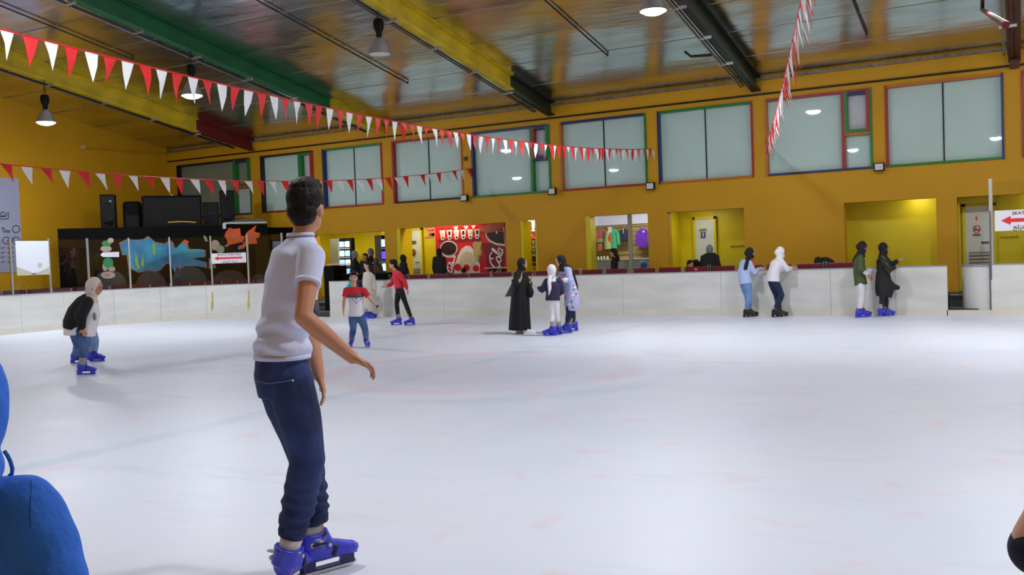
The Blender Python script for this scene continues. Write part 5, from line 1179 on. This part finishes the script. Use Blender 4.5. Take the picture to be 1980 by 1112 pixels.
# --- girl in red
root, J, k, f = figure('girl in a red sweater and black leggings skating across', ((770.5, 629), (796, 629)), 270,
    dict(pelvis=(772, 558), waist=(771, 547), chest=(768, 533), neck=(764, 521), head=(760, 511.5), sl=(772, 529, -.12), el=(783, 546, -.16), wl=(787, 560, -.12), sr=(765, 529, .12), er=(757, 549, .16), wr=(748, 553, .1), hr=(771, 562, .07), kr=(767, 587, .05), hl=(775, 562, -.07), kl=(784, 586, -.05)), 1.5, foot_hd=(268, 250))
M_rsw = mat('sweater_red', (214, 48, 66), .85, bump=.25, bscale=14)
do_body(J, k, .9, M_skinl, .01, hdir(268), dict(dr=-_rh-UPZ*.15), root); do_hair(J, .96, hdir(268), M_hair, root, .01, back=([J['head']+_rh*.05, J['neck']+_rh*.08+UPZ*.01, J['neck']+_rh*.1-UPZ*.06], [.085, .08, .05]))
do_top(J, k, M_rsw, root, .012, 'long', hem=.0, ease=.02); do_pants(J, k, M_blk, root, .012, ease=.004, end=.9); skates(root, J, k)

# --- woman in black abaya
root, J, k, f = figure('woman in a long black abaya and white shoes raising one hand', ((1004, 645), (1019, 646)), 85,
    dict(pelvis=(1006, 573), waist=(1005, 557), chest=(1004, 539), neck=(1006, 524), head=(1011, 511), sr=(999, 531, -.13), er=(1000, 551, -.22), wr=(1008, 537, -.22), sl=(1012, 531, .13), el=(1023, 550, .1), wl=(1026, 541, .0), hr=(1004, 580, -.07), kr=(1002, 608, -.06), hl=(1009, 580, .07), kl=(1012, 608, .06)), 1.5, skate_h=.09)
fd = (hdir(80)-UPZ*.1).normalized()
do_body(J, k, .9, M_skinl, .01, fd, dict(dr=UPZ+_rh*.1, nr=_rh, dl=UPZ*.6+_rh*.3, nl=-_rh), root)
do_top(J, k, M_blk, root, .013, 'half', hem=.0, ease=.02, name='abaya_top')
P = Px(depth(J['pelvis'])); b = MB(); b.tube([J['chest'], J['waist'], J['pelvis'], P(1005, 605), P(1005, 638)], [(.15, .12), (.15, .13), (.17, .15), (.185, .17), (.21, .19)], side=_rh, n=20)
def fold(p): return .012*math.sin(math.atan2((p-root.location).dot(_fh), (p-root.location).dot(_rh))*9)*max(0, min(1, (.95-p.z)/.6))
b.build('abaya_skirt', M_blk, root, vox=.015, disp=fold)
b = MB(); b.prism([P(997, 533, -.16), P(1002, 545, -.16), P(991, 573, -.2), P(976, 574, -.2)], _fh*.03); b.build('sleeve_drape', mat('cloth_sheer_black', (62, 64, 62), .8), root)
b = MB(); b.tube([P(1023, 552, -.1), P(1027, 566, -.1), P(1026, 576, -.1)], [.05, .06, .03], n=10); b.build('handbag', M_blk, root, vox=.015)
do_scarf(J, k, .92, fd, M_hijb, root, .01); shoe(root, J['gr'], hdir(85), .95, M_wht); shoe(root, J['gl'], hdir(88), .95, M_wht)

# --- girl in navy with white scarf, woman helping her
root, J, k, f = figure('girl in a white headscarf and navy sweater seen from behind, white leggings', ((1079, 648), (1068, 650)), 345,
    dict(pelvis=(1069, 581), waist=(1069, 568), chest=(1069, 553), neck=(1067, 538), head=(1066, 524), sl=(1057, 544), el=(1048, 561, .02), wl=(1041, 556, .1), sr=(1082, 545), er=(1087, 563, .05), wr=(1080, 570, .2), hl=(1065, 587), kl=(1067, 610), hr=(1075, 587), kr=(1077, 610)), 1.28, foot_hd=(285, 285))
do_body(J, k, .86, M_skinl, .009, hdir(350), dict(dl=-_rh+UPZ*.4, nl=UPZ), root)
M_nvy = mat('sweater_navy', (44, 42, 72), .85, bump=.25, bscale=14)
do_top(J, k, M_nvy, root, .012, 'long', hem=.03, ease=.03, flare=.01); do_pants(J, k, mat('leggings_white', (226, 222, 230), .8), root, .012, ease=.003, end=.9)
P = Px(depth(J['chest'])); do_scarf(J, k, .95, hdir(350), M_hijw, root, .01, tail=([P(1064, 533, -.1), P(1062, 545, -.15), P(1063, 558, -.15), P(1061, 571, -.14)], [.05, .055, .05, .02], _rh)); skates(root, J, k, ks=.9)
root, J, k, f = figure('woman in a black headscarf and pale floral tunic leaning over the girl in navy', ((1109, 641), (1097, 645)), 270,
    dict(pelvis=(1105, 571), waist=(1102, 552), chest=(1095, 529), neck=(1089, 516), head=(1083, 506), sl=(1099, 522, -.13), el=(1102, 542, -.22), wl=(1088, 542, -.25), sr=(1088, 522, .13), er=(1083, 540, .12), wr=(1079, 549, .05), hl=(1103, 578, -.07), kl=(1100, 608, -.05), hr=(1107, 578, .07), kr=(1107, 606, .06)), 1.5, foot_hd=(272, 268), D=17.25)
fd = (-_rh-UPZ*.35).normalized()
do_body(J, k, .9, M_skinl, .01, fd, dict(dl=-_rh, nl=-UPZ, dr=-_rh), root)
def mat_floral():
    m = mat('cloth_floral', (176, 182, 222), .85); nt = m.node_tree; b_ = nt.nodes['Principled BSDF']; N = nt.nodes.new; L = nt.links.new
    tc = N('ShaderNodeTexCoord'); last = None
    for sc, thr, c, off in ((9, .2, (222, 130, 150), 0), (11, .17, (70, 80, 130), 3.3), (8, .14, (240, 236, 244), 7.1)):
        mp = N('ShaderNodeMapping'); mp.inputs['Location'].default_value = (off, off, off); L(tc.outputs['Object'], mp.inputs['Vector'])
        v = N('ShaderNodeTexVoronoi'); v.inputs['Scale'].default_value = sc; L(mp.outputs[0], v.inputs['Vector'])
        r = N('ShaderNodeMapRange'); r.inputs[1].default_value = thr+.12; r.inputs[2].default_value = thr; L(v.outputs['Distance'], r.inputs[0])
        mx = N('ShaderNodeMix'); mx.data_type = 'RGBA'; L(r.outputs[0], mx.inputs[0])
        if last is None: mx.inputs[6].default_value = lin((178, 184, 224))+(1,)
        else: L(last, mx.inputs[6])
        mx.inputs[7].default_value = lin(c)+(1,); last = mx.outputs[2]
    L(last, b_.inputs['Base Color']); return m
M_flo = mat_floral()
do_top(J, k, M_flo, root, .012, 'half', hem=.0, ease=.022, name='tunic_top')
P = Px(depth(J['pelvis'])); b = MB(); b.tube([J['chest'], J['waist'], J['pelvis'], P(1106, 587), P(1105, 601)], [(.14, .12), (.145, .125), (.165, .14), (.165, .145), (.14, .12)], side=_fh, n=18); b.build('tunic_skirt', M_flo, root, vox=.014)
b = MB(); b.tube([J['el'], J['el'].lerp(J['wl'], .6), J['wl']], [.05, .048, .042], n=12); b.build('cuff', M_wht, root, vox=.012)
do_pants(J, k, M_jeand, root, .013, ease=.008, end=.75); P = Px(depth(J['chest']))
do_scarf(J, k, .92, fd, M_hijb, root, .01, tail=([P(1090, 512), P(1102, 517), P(1110, 535, -.02), P(1115, 552, -.02), P(1116, 566, -.02)], [.09, .1, .085, .075, .04], _fh)); skates(root, J, k, ks=1.0)

# --- two at the boards with black skates
root, J, k, f = figure('girl in a light blue shirt and pale jeans leaning on the boards, black headscarf', ((1444, 614), (1451, 613)), 62,
    dict(pelvis=(1441, 544), waist=(1439, 530), chest=(1442, 512), neck=(1448, 500), head=(1452, 489), sr=(1449, 508, -.1), er=(1459, 527, -.12), wr=(1467, 520, .1), sl=(1437, 507, .1), el=(1431, 526, .1), wl=(1452, 522, .25), hr=(1445, 550, -.05), kr=(1449, 573, -.05), hl=(1438, 550, .06), kl=(1445, 574, .08)), 1.46, foot_hd=(85, 85))
do_body(J, k, .9, M_skinl, .01, hdir(75), dict(dr=_rh), root)
do_top(J, k, mat('shirt_light_blue', (176, 196, 236), .85, bump=.25, bscale=12), root, .012, 'long', hem=.05, ease=.03, flare=.01); do_pants(J, k, M_jeanl, root, .012, ease=.014, end=.85); P = Px(depth(J['chest']))
MB().tube([P(1453, 500, -.12), P(1457, 510, -.15), P(1460, 521, -.15)], [.012]*3, n=6).build('strap', M_sred, root)
do_scarf(J, k, .93, hdir(75), M_hijb, root, .01, bun=1.0, tail=([P(1449, 497, -.1), P(1444, 508, -.15), P(1441, 522, -.14)], [.05, .055, .055], _rh)); skates(root, J, k, M_skk)
root, J, k, f = figure('girl in a white shirt, white headscarf and dark jeans leaning on the boards', ((1499, 614), (1508, 613)), 68,
    dict(pelvis=(1495, 542), waist=(1496, 528), chest=(1502, 510), neck=(1507, 498), head=(1511, 488), sr=(1511, 506, -.1), er=(1522, 520, -.08), wr=(1530, 519, .1), sl=(1501, 505, .12), el=(1505, 522, .2), wl=(1522, 519, .3), hr=(1499, 546, -.06), kr=(1511, 571, -.05), hl=(1493, 546, .07), kl=(1502, 572, .1)), 1.46, foot_hd=(88, 88))
do_body(J, k, .9, M_skin, .01, hdir(75), dict(dr=_rh), root); do_top(J, k, M_wht, root, .012, 'long', hem=.03, ease=.034, flare=.01); do_pants(J, k, M_jeand, root, .012, ease=.016, end=.9); do_scarf(J, k, .95, hdir(75), M_hijw, root, .01, bun=1.0); skates(root, J, k, M_skk)

# --- two by the bright yellow niche
root, J, k, f = figure('girl in an olive green shirt and white trousers gliding past the yellow niche', ((1662, 615), (1668, 613.5)), 88,
    dict(pelvis=(1664, 545), waist=(1661, 525), chest=(1661, 504), neck=(1664, 489), head=(1669, 478.5), sr=(1664, 499, -.12), er=(1664, 521, -.2), wr=(1678, 532, -.18), sl=(1663, 498, .12), el=(1668, 522, .16), wl=(1679, 532, .1), hr=(1664, 550, -.07), kr=(1666, 574, -.06), hl=(1666, 550, .07), kl=(1668, 574, .07)), 1.52)
do_body(J, k, .92, M_skin, .01, (hdir(80)-UPZ*.2).normalized(), dict(dr=_rh*.5-UPZ*.8), root)
do_top(J, k, mat('undershirt_white', (226, 222, 230), .85), root, .013, 'long', hem=-.1, ease=.006, name='undershirt')
do_top(J, k, mat('shirt_olive', (74, 84, 50), .85, bump=.25, bscale=12), root, .012, 'half', hem=.06, ease=.022, flare=.015, name='shirt')
do_pants(J, k, mat('trousers_white', (222, 216, 226), .85), root, .012, ease=.01, end=.88); P = Px(depth(J['chest'])); do_scarf(J, k, .95, (hdir(85)-UPZ*.2).normalized(), M_hijb, root, .01, bun=.9, tail=([P(1664, 488), P(1655, 494), P(1650, 503), P(1651, 512)], [.06, .055, .05, .03], _fh)); skates(root, J, k, vox=.01)
root, J, k, f = figure('woman in a flared black dress reaching out an arm beside the yellow niche', ((1705, 613), (1714, 612)), 85,
    dict(pelvis=(1708, 545), waist=(1707, 526), chest=(1706, 506), neck=(1707, 491), head=(1710, 480.5), sr=(1706, 500, -.13), er=(1719, 522, -.2), wr=(1731, 517, -.08), sl=(1712, 500, .12), el=(1724, 513, .14), wl=(1737, 503, .08), hr=(1706, 552, -.07), kr=(1706, 578, -.06), hl=(1711, 552, .07), kl=(1712, 578, .06)), 1.5)
do_body(J, k, .92, M_skin, .01, hdir(82), dict(dl=_rh+UPZ*.4), root); M_dk = mat('dress_charcoal', (32, 32, 34), .85, bump=.25, bscale=12)
do_top(J, k, M_dk, root, .012, 'long', hem=.0, ease=.024, name='dress_top')
P = Px(depth(J['pelvis'])); b = MB(); b.tube([J['waist'], J['pelvis'], P(1711, 560), P(1709, 574)], [(.13, .115), (.16, .14), (.19, .16), (.15, .13)], side=_rh, n=18); b.tube([P(1714, 545), P(1727, 555), P(1739, 557)], [.1, .075, .04], n=12); b.build('dress_skirt', M_dk, root, vox=.014)
def mat_speck():
    m = mat('sleeve_speckled', (40, 40, 42), .85); nt = m.node_tree; v = nt.nodes.new('ShaderNodeTexVoronoi'); v.inputs['Scale'].default_value = 34; tc = nt.nodes.new('ShaderNodeTexCoord'); nt.links.new(tc.outputs['Object'], v.inputs['Vector'])
    r = nt.nodes.new('ShaderNodeValToRGB'); r.color_ramp.elements[0].color = lin((110, 104, 84))+(1,); r.color_ramp.elements[1].color = lin((34, 34, 36))+(1,); r.color_ramp.elements[0].position = .2; r.color_ramp.elements[1].position = .4
    nt.links.new(v.outputs['Distance'], r.inputs['Fac']); nt.links.new(r.outputs['Color'], nt.nodes['Principled BSDF'].inputs['Base Color']); return m
b = MB(); b.limb([J['sr'], J['er']], [.07, .068]); b.build('sleeve', mat_speck(), root, vox=.013)
do_pants(J, k, M_dk, root, .012, ease=.006, end=.85); do_scarf(J, k, .95, hdir(82), M_hijb, root, .01); skates(root, J, k, vox=.01)

def hit(o, px, py):
    bpy.context.view_layer.update(); mi = o.matrix_world.inverted(); d = ray(px, py)
    ok, loc, n_, i_ = o.ray_cast(mi @ CAM, (mi.to_3x3() @ d).normalized())
    return o.matrix_world @ loc if ok else dp(px, py, 1.45)
# --- child in the blue hoodie at the frame's edge
P = Px(1.5); root = thing('person', 'child in a bright blue hoodie cropped at the lower corner, hood up', 'person', tuple(gz(-110, 1690)))
J = dict(pelvis=P(-120, 1400), waist=P(-118, 1250), chest=P(-112, 1080), neck=P(-108, 930), head=P(-112, 800), sr=P(48, 985, -.02), er=P(96, 1128, -.06), wr=P(60, 1290, .12), sl=P(-270, 985, .03), el=P(-320, 1150, .05), wl=P(-270, 1290, .15), hr=P(-60, 1450), hl=P(-180, 1450), kr=P(-60, 1680, .02), kl=P(-180, 1680, .02))
J['gr'] = gz(-60, 1980); J['gl'] = gz(-180, 1980)
for q in 'lr':
    hp = J['h'+q]; J['k'+q] = V((hp.x, hp.y, .36)); J['g'+q] = V((hp.x, hp.y, 0)); J['a'+q] = V((hp.x, hp.y, .15)); J['t'+q] = hdir(30)
kk = .8; fd = hdir(18)
do_body(J, kk, .88, M_skinl, .009, fd, {}, root)
M_hood = mat('hoodie_blue', (44, 112, 224), .9, var=.12, vscale=7, bump=.35, bscale=30)
def hood_w(p): return noise.noise(p*9)*.006+noise.noise(p*24)*.0025
b = MB(); ss = (J['sr']-J['sl']).normalized()
b.tube([J['pelvis'], J['waist'], J['chest'], J['chest'].lerp(J['neck'], .6), J['neck']-UPZ*.03, J['neck']+UPZ*.02], [(.145, .12), (.15, .12), (.15, .12), (.14, .105), (.09, .08), (.065, .06)], side=ss, n=20)
for q in 'lr':
    b.limb([J['neck']-UPZ*.06, J['s'+q]], [.055, .056]); b.tube([J['s'+q]+UPZ*.012, J['s'+q].lerp(J['e'+q], .5), J['e'+q], J['e'+q].lerp(J['w'+q], .5), J['w'+q]], [.052, .06, .058, .052, .04], n=16); b.balls([J['e'+q]], [.056])
ho = b.build('hoodie', M_hood, root, vox=.008, sm=6, disp=hood_w)
f_, s_, u_ = head_frame(fd); Mh = Matrix((s_, f_, u_)).transposed(); hc = J['head']
b = MB(); b.ell(hc-f_*.016+u_*.012, (.104, .116, .13), M=Mh, nu=20, nv=14); b.ell(hc-u_*.09-f_*.01, (.085, .1, .06), M=Mh); b.ell(J['neck']-f_*.06-UPZ*.0, (.1, .05, .06), M=Mh); b.build('hood', M_hood, root, vox=.008, sm=5, disp=hood_w)
MB().tube([P(8, 872), P(14, 880), P(20, 892), P(24, 906), P(23, 916), P(17, 922)], [.0035]*6, n=6).build('drawstring', M_hood, root); 
MB().tube([hit(ho, x, y) for x, y in ((60, 930), (60, 945), (59, 962), (58, 980), (58, 1000), (60, 1022))], [.0009]*6, n=5).build('sleeve_seam', mat('hoodie_seam', (20, 62, 140), .9), root)
do_pants(J, kk, M_jeand, root, .014); skates(root, J, kk)

# --- person at the other edge: only a bent elbow is in view
P = Px(1.4); e = P(1996, 1046); root = thing('person', 'cropped person at the lower edge, bare elbow above a navy sleeve', 'person', (e.x+.3, e.y+.1, 0))
J, kk, f, s = base_pose((e.x+.33, e.y+.12, 0), hdir(-20), 1.5)
J['el'] = e; J['sl'] = e+_rh*.15+UPZ*.24; J['wl'] = e+_rh*.2-UPZ*.06+_fh*.02
for q in 'lr': J['g'+q] = J['a'+q]-UPZ*J['a'+q].z
do_body(J, kk, .9, M_skinl, .009, hdir(-20), {}, root); do_hair(J, .92, hdir(-20), M_hair, root, .012)
M_nv = mat('cloth_navy_dark', (26, 26, 52), .9, bump=.2, bscale=20)
do_top(J, kk, M_nv, root, .012, 'short', hem=.02, ease=.012); do_pants(J, kk, M_jeand, root, .014)
b = MB(); b.tube([e-_rh*.012-UPZ*.018, e+_rh*.08-UPZ*.03, J['wl']], [.03, .044, .046], n=14); b.ell(e-UPZ*.014+_rh*.008, (.043, .048, .04)); b.build('sleeve', M_nv, root, vox=.007); skates(root, J, kk)

# --- people behind the boards
def bystander(label, px, py, Y, H, hd, top, scarf=None, hair=True, abaya=False, skin=None, pants=None, arms=None, long_back=False, lean=0.0, scm=None):
    h = wy(px, py, Y); fz = FLOOR_Z; f = hdir(hd); k = H/1.75
    J, k, f, s = base_pose((0, 0, 0), f, H, skate_h=.09, lean=lean); off = h-J['head']; J = {n: (p+off if n[0] != 't' else p) for n, p in J.items()}
    root = thing('person', label, 'person', (J['pelvis'].x, J['pelvis'].y, fz))
    sink = fz-(J['al'].z-.09*k)
    if sink > .12:                        # seated: thighs level, feet on the floor
        for q in 'lr': J['k'+q] = J['h'+q]+f*.4*k; J['a'+q] = V((J['k'+q].x, J['k'+q].y, fz+.09*k))
    else:
        for q in 'lr': J['a'+q].z = fz+.09*k
    do_body(J, k, .9, skin or M_skin, .016, f, {}, root)
    do_top(J, k, top, root, .018, 'long', hem=.02, ease=.03 if abaya else .018, name='abaya_top' if abaya else 'shirt')
    if abaya:
        b = MB(); dn = V((J['pelvis'].x, J['pelvis'].y, fz+.05)); b.tube([J['chest'], J['waist'], J['pelvis'], J['pelvis'].lerp(dn, .6), dn], [(.16, .13), (.17, .15), (.19, .17), (.21, .19), (.23, .21)], side=s, n=14)
        if sink > .12: b.tube([J['pelvis'], (J['kl']+J['kr'])/2, (J['al']+J['ar'])/2], [(.19, .13), (.19, .1), (.17, .1)], side=s, n=12)
        b.build('abaya_skirt', top, root, vox=.025)
    else: do_pants(J, k, pants or M_jeand, root, .02)
    if scarf: do_scarf(J, k, .92, f, scarf, root, .014)
    elif hair: do_hair(J, .92, f, M_hair, root, .014, back=([J['head']-f*.05, J['neck']-f*.09, J['chest']-f*.11], [.085, .08, .05]) if long_back else None)
    return root, J, k
bystander('dark clothed person with grey headscarf before the pale blue vending machine', 687, 492, 21.6, 1.45, 80, M_blk, scarf=M_hijg, abaya=True)
bystander('person with long dark hair between two headscarves in the yellow room', 706, 497, 21.5, 1.38, 200, M_blk, hair=True, abaya=True, long_back=True)
bystander('person in a grey headscarf close to the violet lit machine', 718, 487, 22.6, 1.5, 80, M_blk, scarf=M_hijg, abaya=True)
r_, J_, k_ = bystander('person bending in a brown patterned wrap behind the far boards', 726, 507, 21.2, 1.35, 330, mat('cloth_brown_pattern', (104, 74, 66), .85, rgb2=(44, 32, 34), vscale=18), scarf=mat('cloth_brown_pattern', (1, 1, 1)), abaya=True, lean=.12)
bystander('person in black standing by the louvred door behind the girl in red', 781, 500, 21.4, 1.4, 60, M_blk, scarf=M_hijb, abaya=True)
bystander('woman in a black abaya facing the red kiosk', 850, 488, 21.7, 1.55, 30, M_blk, scarf=M_hijb, abaya=True)
bystander('dark haired child in black before the clothes shop', 1186, 489, 21.3, 1.22, 290, M_blk, hair=True, long_back=True)
bystander('person in blue bending inside the shop by the purple jacket', 1243, 512, 22.9, 1.25, 300, mat('cloth_sky_pattern', (70, 140, 190), .85, rgb2=(40, 90, 140), vscale=14), scarf=mat('cloth_sky_pattern', (1, 1, 1)), lean=.2)
bystander('woman with grey headscarf and black cloak seen from behind by the washroom door', 1372, 483, 21.15, 1.6, 10, M_blk, scarf=M_hijg, abaya=True)
r_ = [o for o in bpy.data.objects if o.get('category') == 'person'][-1]
b = MB(); b.tube([wy(1372, 489, 21.1), wy(1373, 498, 21.1), wy(1372, 512, 21.1), wy(1372, 526, 21.1)], [(.12, .1), (.2, .16), (.27, .2), (.3, .2)], side=_rh, n=16); b.build('cloak', M_blk, r_, vox=.025)
r_, J_, k_ = bystander('small dark haired child in mint green behind the boards', 1335, 512, 20.75, 1.1, 150, mat('cloth_mint_pale', (140, 206, 180), .85))
MB().box(wy(1347, 521, 20.6), (.13, .1, .1), bev=.03).build('toy', mat('toy_pink', (250, 90, 120), .5), r_)
bystander('child with black hair sitting between the mint child and the black cloak', 1346, 511, 20.95, 1.15, 20, M_blk)
bystander('person in black bending low behind the boards, only head and back visible', 1581, 507, 20.85, 1.4, 5, M_blk, scarf=M_hijb, abaya=True, lean=-.0)
b = MB(); b.ell(wy(1594, 512, 20.95), (.23, .17, .17)); b.ell(wy(1585, 515, 20.95), (.15, .15, .15)); b.build('cloak', M_blk, [o for o in bpy.data.objects if o.get('category') == 'person'][-1], vox=.02)
